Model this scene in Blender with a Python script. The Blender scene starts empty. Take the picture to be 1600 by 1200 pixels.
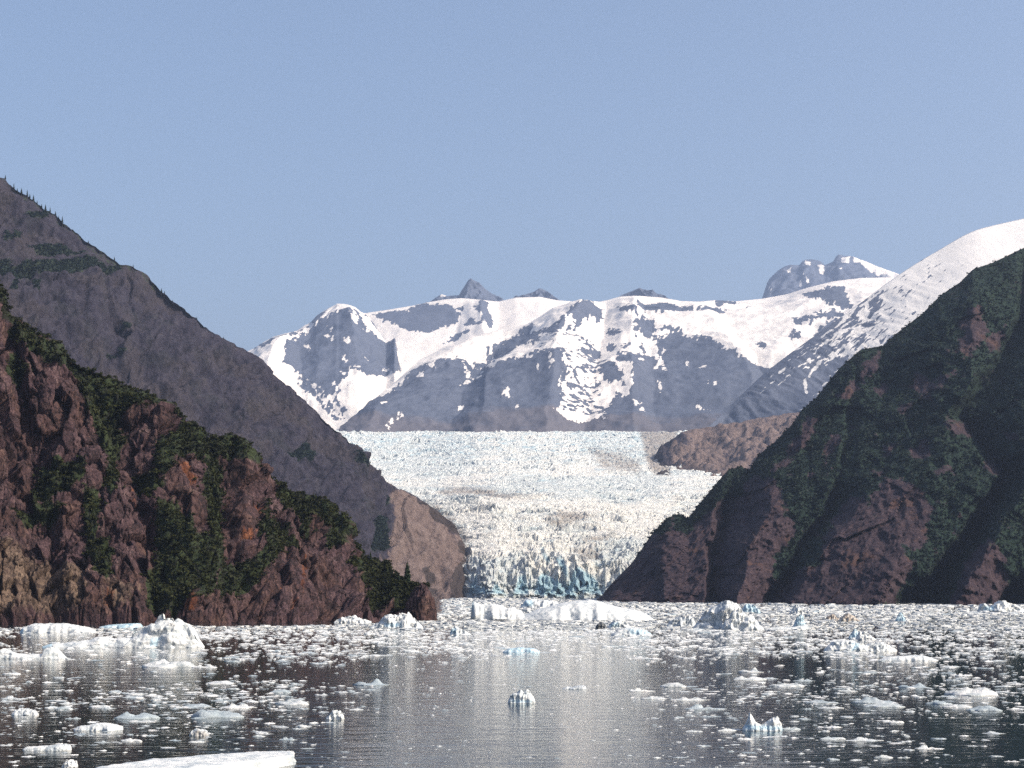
import bpy, math, random
import numpy as np

# ------------------------------------------------------------------ camera, sky, sun, exposure
SC = bpy.context.scene
COL = SC.collection
CAM_H = 15.0          # eye height above the water (m)
F = 2537.0            # focal length in photo pixels (1600 wide)
HY = 918.0            # horizon row in the photo

cam_d = bpy.data.cameras.new("camera")
cam = bpy.data.objects.new("camera", cam_d)
COL.objects.link(cam)
cam.location = (0, 0, CAM_H)
cam.rotation_euler = (math.radians(90), 0, 0)
cam_d.sensor_width = 36.0
cam_d.lens = F / 1600 * 36.0
cam_d.shift_y = (HY - 600) / 1600
cam_d.clip_start = 1.0
cam_d.clip_end = 90000.0
SC.camera = cam

SUN_AZ = math.radians(111)     # clockwise from +Y (the view direction): to the right and a little behind
SUN_EL = math.radians(38)
world = bpy.data.worlds.new("World")
SC.world = world
world.use_nodes = True
wn = world.node_tree
bg = wn.nodes["Background"]
sky = wn.nodes.new("ShaderNodeTexSky")
sky.sky_type = 'NISHITA'
sky.sun_disc = False
sky.sun_elevation = SUN_EL
sky.sun_rotation = SUN_AZ
sky.altitude = 0
sky.air_density = 1.0
sky.dust_density = 4.4
sky.ozone_density = 2.0
wn.links.new(sky.outputs[0], bg.inputs[0])
bg.inputs[1].default_value = 0.138

sun_d = bpy.data.lights.new("sun", 'SUN')
sun_d.energy = 5.0
sun_d.angle = math.radians(0.5)
sun_d.color = (1.0, 0.88, 0.72)
sun = bpy.data.objects.new("sun", sun_d)
COL.objects.link(sun)
sd = np.array([math.sin(SUN_AZ) * math.cos(SUN_EL), math.cos(SUN_AZ) * math.cos(SUN_EL), math.sin(SUN_EL)])
from mathutils import Vector
sun.rotation_euler = Vector(sd).to_track_quat('Z', 'Y').to_euler()
sun.location = (0, 0, 4000)

SC.view_settings.view_transform = 'Standard'
SC.view_settings.look = 'None'
SC.view_settings.exposure = 0.5
SC.view_settings.gamma = 1.0
SC.view_settings.use_curve_mapping = False
try:
    SC.cycles.max_bounces = 6
    SC.cycles.volume_bounces = 0
    SC.cycles.use_denoising = False
except Exception:
    pass

R = np.random.default_rng(7)
random.seed(7)
HAZE_DENSITY = 3.8e-5


# ------------------------------------------------------------------ numpy helpers
def u32(a):
    return np.asarray(a).astype(np.int64).astype(np.uint32)


def hash3(ix, iy, iz, seed):
    h = u32(ix) * np.uint32(374761393) + u32(iy) * np.uint32(668265263) + u32(iz) * np.uint32(2246822519) + np.uint32((seed * 3266489917) & 0xffffffff)
    h = (h ^ (h >> np.uint32(15))) * np.uint32(2246822519)
    h = (h ^ (h >> np.uint32(13))) * np.uint32(3266489917)
    return h ^ (h >> np.uint32(16))


def rnd3(ix, iy, iz, seed):
    return hash3(ix, iy, iz, seed).astype(np.float64) / 4294967295.0


GR = np.array([[1, 1, 0], [-1, 1, 0], [1, -1, 0], [-1, -1, 0], [1, 0, 1], [-1, 0, 1], [1, 0, -1], [-1, 0, -1],
               [0, 1, 1], [0, -1, 1], [0, 1, -1], [0, -1, -1], [1, 1, 0], [-1, 1, 0], [0, -1, 1], [0, -1, -1]], float)


def perlin(x, y, z=0.0, seed=0):
    x, y, z = np.broadcast_arrays(np.asarray(x, float), np.asarray(y, float), np.asarray(z, float))
    ix, iy, iz = np.floor(x), np.floor(y), np.floor(z)
    fx, fy, fz = x - ix, y - iy, z - iz
    u, v, w = [t * t * t * (t * (t * 6 - 15) + 10) for t in (fx, fy, fz)]
    out = 0
    for dx in (0, 1):
        for dy in (0, 1):
            for dz in (0, 1):
                g = GR[hash3(ix + dx, iy + dy, iz + dz, seed) & np.uint32(15)]
                d = g[..., 0] * (fx - dx) + g[..., 1] * (fy - dy) + g[..., 2] * (fz - dz)
                out = out + d * (u if dx else 1 - u) * (v if dy else 1 - v) * (w if dz else 1 - w)
    return out


def fbm(x, y, z=0.0, octv=4, seed=0, gain=0.5, ridged=False):
    s, a, f = 0, 1.0, 1.0
    for o in range(octv):
        n = perlin(x * f + 17.3 * o, y * f - 9.1 * o, np.asarray(z, float) * f + 3.7 * o, seed + o)
        if ridged:
            n = 1 - 2.2 * np.abs(n)
        s = s + a * n
        a *= gain
        f *= 2.03
    return s


def worley(x, y, seed=0):
    x, y = np.asarray(x, float), np.asarray(y, float)
    ix, iy = np.floor(x), np.floor(y)
    f1 = np.full(x.shape, 9.0); f2 = np.full(x.shape, 9.0)
    r1 = np.zeros(x.shape); r2 = np.zeros(x.shape); ox = np.zeros(x.shape); oy = np.zeros(x.shape); r3 = np.zeros(x.shape)
    for dx in (-1, 0, 1):
        for dy in (-1, 0, 1):
            cx, cy = ix + dx, iy + dy
            px = cx + rnd3(cx, cy, 0, seed); py = cy + rnd3(cx, cy, 1, seed)
            d = np.hypot(x - px, y - py)
            near = d < f1
            f2 = np.where(near, f1, np.minimum(f2, d))
            f1 = np.where(near, d, f1)
            ra, rb, rc = rnd3(cx, cy, 2, seed), rnd3(cx, cy, 3, seed), rnd3(cx, cy, 4, seed)
            r1 = np.where(near, ra, r1); r2 = np.where(near, rb, r2); r3 = np.where(near, rc, r3)
            ox = np.where(near, x - px, ox); oy = np.where(near, y - py, oy)
    return f1, f2, r1, r2, r3, ox, oy


def sstep(a, b, x):
    t = np.clip((x - a) / (b - a), 0, 1)
    return t * t * (3 - 2 * t)


def poly_sdf(px, py, poly, pad=25.0):
    """signed distance in photo pixels (positive inside), -pad far away"""
    P = np.array(poly, float)
    out = np.full(px.shape, -pad)
    m = (px > P[:, 0].min() - pad) & (px < P[:, 0].max() + pad) & (py > P[:, 1].min() - pad) & (py < P[:, 1].max() + pad)
    if not m.any():
        return out
    x, y = px[m], py[m]
    d = np.full(x.shape, 1e9); inside = np.zeros(x.shape, bool)
    for i in range(len(P)):
        a, b = P[i - 1], P[i]
        e = b - a
        t = np.clip(((x - a[0]) * e[0] + (y - a[1]) * e[1]) / max(e @ e, 1e-9), 0, 1)
        d = np.minimum(d, np.hypot(x - a[0] - t * e[0], y - a[1] - t * e[1]))
        c = ((a[1] > y) != (b[1] > y))
        with np.errstate(divide='ignore', invalid='ignore'):
            xi = a[0] + (y - a[1]) * e[0] / (e[1] if e[1] else 1e-9)
        inside ^= c & (x < xi)
    out[m] = np.maximum(np.where(inside, d, -d), -pad)
    return out


def line_sdf(px, py, pts, w, pad=25.0):
    """positive within w pixels of a polyline"""
    P = np.array(pts, float)
    d = np.full(px.shape, 1e9)
    for i in range(1, len(P)):
        a, b = P[i - 1], P[i]
        e = b - a
        t = np.clip(((px - a[0]) * e[0] + (py - a[1]) * e[1]) / max(e @ e, 1e-9), 0, 1)
        d = np.minimum(d, np.hypot(px - a[0] - t * e[0], py - a[1] - t * e[1]))
    return np.maximum(w - d, -pad)


def union(px, py, polys):
    s = np.full(px.shape, -25.0)
    for p in polys:
        s = np.maximum(s, poly_sdf(px, py, p))
    return s


def crop(ox, oy, k, pts):
    return [(ox + k * a, oy + k * b) for a, b in pts]


def at(px, py, Y):
    return ((px - 800) / F * Y, Y, CAM_H + (HY - py) / F * Y)


def water_y(py):
    return CAM_H * F / (py - HY)


def proj(P):
    return 800 + P[..., 0] / P[..., 1] * F, HY - (P[..., 2] - CAM_H) / P[..., 1] * F


# ------------------------------------------------------------------ mesh helpers
def mesh_np(name, verts, faces, smooth=True, attrs=None):
    """verts (n,3); faces (m,k) of one size, or list of such arrays"""
    me = bpy.data.meshes.new(name)
    fl = faces if isinstance(faces, list) else [faces]
    fl = [np.asarray(f, np.int32) for f in fl if len(f)]
    me.vertices.add(len(verts))
    me.vertices.foreach_set("co", np.asarray(verts, np.float32).ravel())
    loops = np.concatenate([f.ravel() for f in fl])
    tot = np.concatenate([np.full(len(f), f.shape[1], np.int32) for f in fl])
    me.loops.add(len(loops))
    me.loops.foreach_set("vertex_index", loops)
    me.polygons.add(len(tot))
    me.polygons.foreach_set("loop_start", np.concatenate([[0], np.cumsum(tot)[:-1]]).astype(np.int32))
    me.polygons.foreach_set("loop_total", tot)
    me.polygons.foreach_set("use_smooth", np.full(len(tot), smooth, bool))
    for k, v in (attrs or {}).items():
        a = me.attributes.new(k, 'FLOAT', 'POINT')
        a.data.foreach_set("value", np.asarray(v, np.float32).ravel())
    me.update(calc_edges=True)
    return me


def grid_faces(nr, nc):
    i = np.arange(nr * nc).reshape(nr, nc)
    return np.stack([i[:-1, :-1], i[:-1, 1:], i[1:, 1:], i[1:, :-1]], -1).reshape(-1, 4)


def obj(name, me, mat=None, parent=None, kind=None, label=None, cat=None, group=None):
    o = bpy.data.objects.new(name, me)
    COL.objects.link(o)
    if mat is not None and me is not None and len(me.materials) == 0:
        me.materials.append(mat)
    if parent is not None:
        o.parent = parent
    tag(o, kind, label, cat, group)
    return o


def tag(o, kind=None, label=None, cat=None, group=None):
    for k, v in (("kind", kind), ("label", label), ("category", cat), ("group", group)):
        if v:
            o[k] = v


# ------------------------------------------------------------------ material helper
class Mat:
    def __init__(s, name, rough=0.9, spec=0.2):
        s.m = bpy.data.materials.new(name)
        s.m.use_nodes = True
        s.nt = s.m.node_tree
        s.b = s.nt.nodes["Principled BSDF"]
        s.b.inputs["Roughness"].default_value = rough
        s.b.inputs["Specular IOR Level"].default_value = spec
        s.geo = s.nt.nodes.new("ShaderNodeNewGeometry")

    def inp(s, sock, v):
        if isinstance(v, bpy.types.NodeSocket):
            s.nt.links.new(v, sock)
        else:
            if hasattr(sock.default_value, '__len__') and not hasattr(v, '__len__'):
                v = (v,) * len(sock.default_value)
            if hasattr(v, '__len__') and len(v) == 3 and len(sock.default_value) == 4:
                v = (*v, 1)
            sock.default_value = v

    def pos(s, sc=(1, 1, 1), src=None):
        n = s.nt.nodes.new("ShaderNodeVectorMath"); n.operation = 'MULTIPLY'
        s.nt.links.new(src or s.geo.outputs["Position"], n.inputs[0])
        n.inputs[1].default_value = sc
        return n.outputs[0]

    def noise(s, scale, detail=5, rough=0.55, vec=None, dist=0.0):
        n = s.nt.nodes.new("ShaderNodeTexNoise")
        n.inputs["Scale"].default_value = scale
        n.inputs["Detail"].default_value = detail
        n.inputs["Roughness"].default_value = rough
        n.inputs["Distortion"].default_value = dist
        s.nt.links.new(vec or s.geo.outputs["Position"], n.inputs["Vector"])
        return n.outputs["Fac"]

    def voro(s, scale, vec=None, feature='F1', out="Distance"):
        n = s.nt.nodes.new("ShaderNodeTexVoronoi")
        n.feature = feature
        n.inputs["Scale"].default_value = scale
        s.nt.links.new(vec or s.geo.outputs["Position"], n.inputs["Vector"])
        return n.outputs[out]

    def attr(s, name):
        n = s.nt.nodes.new("ShaderNodeAttribute")
        n.attribute_name = name
        return n.outputs["Fac"]

    def math(s, op, a, b=0.0, clamp=False):
        n = s.nt.nodes.new("ShaderNodeMath"); n.operation = op; n.use_clamp = clamp
        s.inp(n.inputs[0], a); s.inp(n.inputs[1], b)
        return n.outputs[0]

    def step(s, v, lo, hi):
        n = s.nt.nodes.new("ShaderNodeMapRange"); n.interpolation_type = 'SMOOTHSTEP'
        s.inp(n.inputs[0], v)
        n.inputs[1].default_value = lo; n.inputs[2].default_value = hi
        return n.outputs[0]

    def mix(s, f, a, b):
        n = s.nt.nodes.new("ShaderNodeMix"); n.data_type = 'RGBA'
        s.inp(n.inputs[0], f); s.inp(n.inputs[6], a); s.inp(n.inputs[7], b)
        return n.outputs[2]

    def ramp(s, f, stops):
        n = s.nt.nodes.new("ShaderNodeValToRGB")
        s.inp(n.inputs[0], f)
        cr = n.color_ramp
        while len(cr.elements) < len(stops):
            cr.elements.new(0.5)
        for e, (p, c) in zip(cr.elements, stops):
            e.position = p; e.color = (*c, 1)
        return n.outputs[0]

    def bump(s, h, dist=1.0, strength=1.0, normal=None):
        n = s.nt.nodes.new("ShaderNodeBump")
        n.inputs["Strength"].default_value = strength
        n.inputs["Distance"].default_value = dist
        s.inp(n.inputs["Height"], h)
        if normal is not None:
            s.nt.links.new(normal, n.inputs["Normal"])
        return n.outputs[0]

    def out(s, color=None, normal=None, rough=None):
        if color is not None:
            s.inp(s.b.inputs["Base Color"], color)
        if normal is not None:
            s.nt.links.new(normal, s.b.inputs["Normal"])
        if rough is not None:
            s.inp(s.b.inputs["Roughness"], rough)
        return s.m


def mat_cliff():
    m = Mat("cliff_rock", 0.85, 0.25)
    st = m.pos((1, 1, 0.28))
    big = m.noise(0.05, 5, 0.6)
    fine = m.noise(0.9, 6, 0.65, st)
    streak = m.noise(0.35, 5, 0.6, st, 0.4)
    grain = m.math("ADD", m.math("MULTIPLY", m.noise(1.1, 6, 0.8, m.pos((1, 1, 0.7))), 0.55), m.math("ADD", m.math("MULTIPLY", m.noise(0.16, 5, 0.65, m.pos((1, 1, 0.4))), 0.45), 0.0))
    fine = m.math("ADD", m.math("MULTIPLY", m.math("SUBTRACT", grain, 0.5), 1.9), 0.5)
    c = m.ramp(fine, [(0.28, (0.009, 0.005, 0.007)), (0.46, (0.043, 0.023, 0.028)), (0.6, (0.075, 0.044, 0.048)), (0.78, (0.17, 0.118, 0.108))])
    c = m.mix(m.step(big, 0.42, 0.62), c, m.ramp(fine, [(0.3, (0.011, 0.006, 0.008)), (0.55, (0.056, 0.029, 0.027)), (0.8, (0.145, 0.088, 0.07))]))
    jt = m.nt.nodes.new('ShaderNodeTexVoronoi'); jt.feature = 'DISTANCE_TO_EDGE'; jt.inputs['Scale'].default_value = 0.16
    jv = m.nt.nodes.new('ShaderNodeVectorMath'); jv.operation = 'ADD'
    jn = m.nt.nodes.new('ShaderNodeTexNoise'); jn.inputs['Scale'].default_value = 0.25; jn.inputs['Detail'].default_value = 4
    m.nt.links.new(m.geo.outputs['Position'], jn.inputs['Vector'])
    js = m.nt.nodes.new('ShaderNodeVectorMath'); js.operation = 'SCALE'; js.inputs['Scale'].default_value = 5.0
    m.nt.links.new(jn.outputs['Color'], js.inputs[0])
    m.nt.links.new(m.pos((1, 1, 0.42)), jv.inputs[0]); m.nt.links.new(js.outputs[0], jv.inputs[1]); m.nt.links.new(jv.outputs[0], jt.inputs['Vector'])
    joint = m.step(jt.outputs['Distance'], 0.012, 0.07)
    tan = m.ramp(fine, [(0.25, (0.04, 0.026, 0.02)), (0.55, (0.115, 0.08, 0.06)), (0.8, (0.21, 0.155, 0.11))])
    tn = m.math('ADD', m.attr("tan"), m.math('MULTIPLY', m.math('SUBTRACT', streak, 0.5), 1.6))
    c = m.mix(m.math('MULTIPLY', m.step(tn, 0.25, 0.75), 0.9), c, tan)
    org = m.ramp(fine, [(0.3, (0.05, 0.014, 0.007)), (0.55, (0.115, 0.036, 0.013)), (0.8, (0.22, 0.09, 0.035))])
    og = m.math('ADD', m.attr("orange"), m.math('MULTIPLY', m.math('SUBTRACT', streak, 0.5), 2.6))
    c = m.mix(m.math('MULTIPLY', m.step(og, 0.3, 0.8), 0.85), c, org)
    vg = m.math('ADD', m.attr("veg"), m.math('MULTIPLY', m.math('SUBTRACT', fine, 0.5), 1.2))
    c = m.mix(m.step(vg, 0.1, 0.5), c, m.ramp(fine, [(0.3, (0.008, 0.014, 0.006)), (0.7, (0.03, 0.042, 0.014))]))
    c = m.mix(m.math('MULTIPLY', m.math('SUBTRACT', 1.0, joint), 0.55), c, (0.012, 0.008, 0.010))
    n = m.bump(m.noise(0.6, 8, 0.72, m.pos((1, 1, 0.5))), 1.3, 0.9)
    n = m.bump(joint, 0.8, 0.8, n)
    n = m.bump(m.voro(0.8, m.pos((1, 1, 0.35))), 0.35, 0.7, n)
    return m.out(c, n)


def mat_green_cliff():
    m = Mat("green_cliff_rock", 0.9, 0.15)
    fine = m.noise(0.22, 7, 0.68)
    streak = m.noise(0.12, 6, 0.65, m.pos((1, 1, 0.3)), 0.5)
    rock = m.ramp(m.math('ADD', m.math('MULTIPLY', fine, 0.5), m.math('MULTIPLY', streak, 0.5)),
                  [(0.34, (0.009, 0.006, 0.011)), (0.47, (0.030, 0.020, 0.027)), (0.58, (0.056, 0.038, 0.044)), (0.72, (0.11, 0.08, 0.08))])
    rock = m.mix(m.math('MULTIPLY', m.step(m.noise(0.03, 4, 0.6), 0.56, 0.66), 0.5), rock, (0.085, 0.045, 0.032))
    veg = m.ramp(fine, [(0.3, (0.004, 0.010, 0.010)), (0.5, (0.010, 0.022, 0.016)), (0.72, (0.022, 0.038, 0.022))])
    vg = m.math('ADD', m.attr("veg"), m.math('MULTIPLY', m.math('SUBTRACT', fine, 0.5), 2.4))
    c = m.mix(m.step(vg, 0.0, 0.35), rock, veg)
    n = m.bump(m.noise(0.16, 8, 0.7, m.pos((1, 1, 0.5))), 4.0, 0.9)
    return m.out(c, n)


def mat_far_slope():
    """the big grey slope behind the brown cliff"""
    m = Mat("grey_slope_rock", 0.9, 0.15)
    fine = m.noise(0.09, 7, 0.68)
    streak = m.noise(0.06, 6, 0.65, m.pos((1, 1, 0.35)), 0.6)
    mixf = m.math('ADD', m.math('MULTIPLY', fine, 0.5), m.math('MULTIPLY', streak, 0.5))
    c = m.ramp(mixf, [(0.3, (0.015, 0.013, 0.024)), (0.46, (0.030, 0.027, 0.042)), (0.58, (0.044, 0.040, 0.056)), (0.74, (0.080, 0.074, 0.09))])
    c = m.mix(m.math('MULTIPLY', m.step(m.noise(0.02, 6, 0.7), 0.52, 0.62), 0.38), c, (0.026, 0.029, 0.03))
    c = m.mix(m.math('MULTIPLY', m.step(m.noise(0.012, 4, 0.6), 0.48, 0.62), 0.5), c, (0.054, 0.045, 0.048))
    br = m.ramp(mixf, [(0.3, (0.07, 0.050, 0.047)), (0.48, (0.145, 0.107, 0.099)), (0.6, (0.18, 0.137, 0.127)), (0.75, (0.25, 0.20, 0.185))])
    bm = m.math('ADD', m.attr("brown"), m.math('MULTIPLY', m.math('SUBTRACT', fine, 0.5), 1.2))
    c = m.mix(m.step(bm, 0.2, 0.55), c, br)
    dr = m.math('ADD', m.attr("debris"), m.math('MULTIPLY', m.math('SUBTRACT', fine, 0.5), 1.5))
    c = m.mix(m.math('MULTIPLY', m.step(dr, 0.0, 0.5), 0.9), c, (0.045, 0.037, 0.037))
    vg = m.math('ADD', m.attr("veg"), m.math('MULTIPLY', m.math('SUBTRACT', fine, 0.5), 2.2))
    c = m.mix(m.math('MULTIPLY', m.step(vg, 0.15, 0.6), 0.9), c, m.ramp(fine, [(0.3, (0.012, 0.02, 0.014)), (0.7, (0.035, 0.05, 0.028))]))
    n = m.bump(m.noise(0.06, 8, 0.7, m.pos((1, 1, 0.55))), 14.0, 0.9)
    return m.out(c, n)


def mat_snow(name, rock_a=(0.060, 0.073, 0.108), rock_b=(0.098, 0.112, 0.152), scale=0.012, snow_c=(0.70, 0.66, 0.625), amp=10.0):
    m = Mat(name, 0.8, 0.1)
    fine = m.noise(scale, 8, 0.68)
    fib = m.noise(scale * 0.5, 6, 0.7, m.pos((1, 1, 0.4)), 0.5)
    rock = m.ramp(m.math('ADD', m.math('MULTIPLY', fine, 0.5), m.math('MULTIPLY', fib, 0.5)), [(0.35, rock_a), (0.65, rock_b)])
    bw = m.math('ADD', m.attr("brown"), m.math('MULTIPLY', m.math('SUBTRACT', fine, 0.5), 1.0))
    rock = m.mix(m.math('MULTIPLY', m.step(bw, 0.2, 0.9), 0.45), rock, (0.13, 0.105, 0.10))
    s = m.math('ADD', m.attr("snow"), m.math('MULTIPLY', m.math('SUBTRACT', fine, 0.5), amp))
    snow = m.mix(m.step(m.noise(scale * 0.25, 4, 0.6), 0.4, 0.65), snow_c, tuple(x * 0.93 for x in snow_c))
    c = m.mix(m.step(s, -0.6, 0.6), rock, snow)
    n = m.bump(fib, 10.0, 0.6)
    return m.out(c, n)


def mat_glacier():
    m = Mat("glacier_ice", 0.55, 0.3)
    fine = m.noise(0.22, 6, 0.75)
    mid = m.noise(0.025, 5, 0.6)
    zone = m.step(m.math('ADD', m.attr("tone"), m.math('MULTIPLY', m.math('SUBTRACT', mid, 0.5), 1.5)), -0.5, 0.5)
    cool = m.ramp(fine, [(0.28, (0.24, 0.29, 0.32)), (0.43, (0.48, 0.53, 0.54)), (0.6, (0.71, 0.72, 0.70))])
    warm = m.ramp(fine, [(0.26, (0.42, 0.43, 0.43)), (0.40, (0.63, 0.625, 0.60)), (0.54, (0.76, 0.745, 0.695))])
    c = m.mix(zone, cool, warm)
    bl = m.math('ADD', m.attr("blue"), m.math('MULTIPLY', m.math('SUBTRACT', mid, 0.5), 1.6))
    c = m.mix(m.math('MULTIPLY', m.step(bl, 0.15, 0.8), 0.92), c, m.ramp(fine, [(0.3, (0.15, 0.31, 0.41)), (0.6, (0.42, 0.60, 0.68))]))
    dt = m.math('ADD', m.attr("dirt"), m.math('MULTIPLY', m.math('SUBTRACT', fine, 0.5), 2.4))
    c = m.mix(m.math('MULTIPLY', m.step(dt, 0.1, 0.8), 0.8), c, m.ramp(fine, [(0.3, (0.13, 0.105, 0.095)), (0.7, (0.36, 0.31, 0.27))]))
    ln = m.noise(1.0, 5, 0.65, m.pos((0.018, 0.10, 0.07)), 1.2)
    thin = m.math('SUBTRACT', 1.0, m.step(m.math('ABSOLUTE', m.math('SUBTRACT', ln, 0.5)), 0.004, 0.03))
    cr = m.math('ADD', m.math('MAXIMUM', m.attr("crev"), m.math('MULTIPLY', thin, 0.85)), m.math('MULTIPLY', m.math('SUBTRACT', fine, 0.5), 0.8))
    c = m.mix(m.math('MULTIPLY', m.step(cr, 0.45, 0.95), 0.75), c, (0.16, 0.22, 0.27))
    n = m.bump(m.noise(0.3, 6, 0.75), 4.0, 1.0)
    return m.out(c, n)


def mat_ice(name, stops, scale=1.2, dirt=0.0, vary=0.0, bumpd=0.12, alt=None):
    m = Mat(name, 0.45, 0.35)
    tc = m.nt.nodes.new("ShaderNodeTexCoord")
    v = m.geo.outputs["Position"]
    f = m.noise(scale, 6, 0.65, v)
    c = m.ramp(f, stops)
    if alt is not None:
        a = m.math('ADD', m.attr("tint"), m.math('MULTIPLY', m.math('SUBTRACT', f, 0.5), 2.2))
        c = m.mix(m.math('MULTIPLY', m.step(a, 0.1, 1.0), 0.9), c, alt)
    if dirt > 0:
        d = m.noise(scale * 0.8, 6, 0.7, m.pos((1, 1, 1.6)))
        c = m.mix(m.math('MULTIPLY', m.step(d, 0.52, 0.66), dirt), c, (0.22, 0.19, 0.16))
    if vary > 0:
        oi = m.nt.nodes.new("ShaderNodeObjectInfo")
        c = m.mix(m.math('MULTIPLY', m.step(oi.outputs["Random"], 0.1, 1.0), vary), c, (0.26, 0.32, 0.36))
    n = m.bump(m.noise(scale * 2.5, 6, 0.65, v), bumpd, 0.8)
    return m.out(c, n)


def mat_leaf(name, a, b, scale=0.5):
    m = Mat(name, 0.7, 0.2)
    f = m.noise(scale, 3, 0.6)
    f2 = m.noise(scale * 0.12, 4, 0.6)
    c = m.ramp(m.math('ADD', m.math('MULTIPLY', f, 0.5), m.math('MULTIPLY', f2, 0.5)), [(0.36, a), (0.64, b)])
    m.out(c)
    tr = m.nt.nodes.new("ShaderNodeBsdfTranslucent")
    m.nt.links.new(c, tr.inputs[0])
    mx = m.nt.nodes.new("ShaderNodeMixShader")
    mx.inputs[0].default_value = 0.3
    m.nt.links.new(m.b.outputs[0], mx.inputs[1])
    m.nt.links.new(tr.outputs[0], mx.inputs[2])
    m.nt.links.new(mx.outputs[0], m.nt.nodes["Material Output"].inputs[0])
    return m.m


def mat_flat(name, c, rough=0.9):
    m = Mat(name, rough, 0.2)
    f = m.noise(3.0, 4)
    return m.out(m.mix(f, tuple(x * 0.7 for x in c), tuple(x * 1.3 for x in c)))


def mat_water():
    m = Mat("fjord_water", 0.04, 0.5)
    m.b.inputs["IOR"].default_value = 1.333
    v1 = m.pos((0.15, 0.60, 1))
    a = m.noise(0.9, 4, 0.55, v1, 0.3)
    b = m.noise(0.10, 4, 0.5, m.pos((0.6, 1.0, 1)))
    c = m.noise(3.2, 3, 0.5, m.pos((0.7, 1.0, 1)))
    calm = m.step(m.noise(0.012, 3, 0.5, m.pos((0.5, 1.4, 1))), 0.35, 0.65)
    w2 = m.noise(1.0, 3, 0.55, m.pos((0.055, 0.20, 1)), 0.6)
    w3 = m.noise(1.0, 3, 0.55, m.pos((0.35, 0.9, 1)), 0.4)
    n = m.bump(b, 0.10, 0.3)
    n = m.bump(w2, 0.19, 0.5, n)
    n = m.bump(w3, 0.08, 0.5, n)
    h = m.math('MULTIPLY', a, m.math('ADD', m.math('MULTIPLY', calm, 0.2), 0.55))
    n = m.bump(h, 0.075, 0.7, n)
    n = m.bump(c, 0.016, 0.6, n)
    return m.out((0.012, 0.022, 0.026), n)


M = dict(
    cliff=mat_cliff(), green=mat_green_cliff(), slope=mat_far_slope(),
    snow=mat_snow("snow_and_rock"), snow_near=mat_snow("near_snow_and_rock", scale=0.02, amp=12.0, snow_c=(0.58, 0.565, 0.555)),
    snow_far=mat_snow("far_peak_snow_and_rock", scale=0.007, amp=9.0),
    glacier=mat_glacier(), water=mat_water(),
    ice=mat_ice("white_ice", [(0.32, (0.30, 0.35, 0.39)), (0.48, (0.52, 0.55, 0.56)), (0.64, (0.70, 0.70, 0.69))], 0.8, 0.0, 0.0, 0.2, (0.36, 0.50, 0.59)),
    chunk=mat_ice("melting_chunk_ice", [(0.32, (0.24, 0.28, 0.31)), (0.46, (0.46, 0.49, 0.50)), (0.62, (0.66, 0.66, 0.66))], 0.8, 0.0, 0.85, 0.2),
    brash=mat_ice("brash_ice_white", [(0.32, (0.26, 0.30, 0.33)), (0.45, (0.52, 0.55, 0.56)), (0.6, (0.76, 0.76, 0.75))], 0.35, 0.0, 0.0, 0.1, (0.26, 0.31, 0.34)),
    blue=mat_ice("blue_ice", [(0.3, (0.18, 0.29, 0.37)), (0.5, (0.34, 0.47, 0.55)), (0.65, (0.58, 0.67, 0.71))], 0.6),
    grey=mat_ice("grey_dirty_ice", [(0.3, (0.22, 0.25, 0.28)), (0.5, (0.45, 0.49, 0.52)), (0.65, (0.72, 0.73, 0.72))], 0.5, 0.6, 0.0, 0.15),
    dirty=mat_ice("brown_dirty_ice", [(0.3, (0.12, 0.10, 0.09)), (0.5, (0.32, 0.28, 0.24)), (0.65, (0.6, 0.57, 0.52))], 0.5, 0.7, 0.0, 0.15),
    black=mat_ice("black_debris_ice", [(0.3, (0.03, 0.035, 0.04)), (0.6, (0.10, 0.11, 0.12))], 0.8),
    leaf=mat_leaf("shrub_leaf", (0.006, 0.009, 0.003), (0.036, 0.041, 0.010), 0.25),
    leaf_far=mat_leaf("far_shrub_leaf", (0.006, 0.014, 0.012), (0.017, 0.031, 0.020), 0.08),
    needle=mat_leaf("spruce_needle", (0.010, 0.020, 0.010), (0.028, 0.042, 0.018), 0.8),
    bark=mat_flat("bark", (0.06, 0.045, 0.035)),
)


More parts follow.
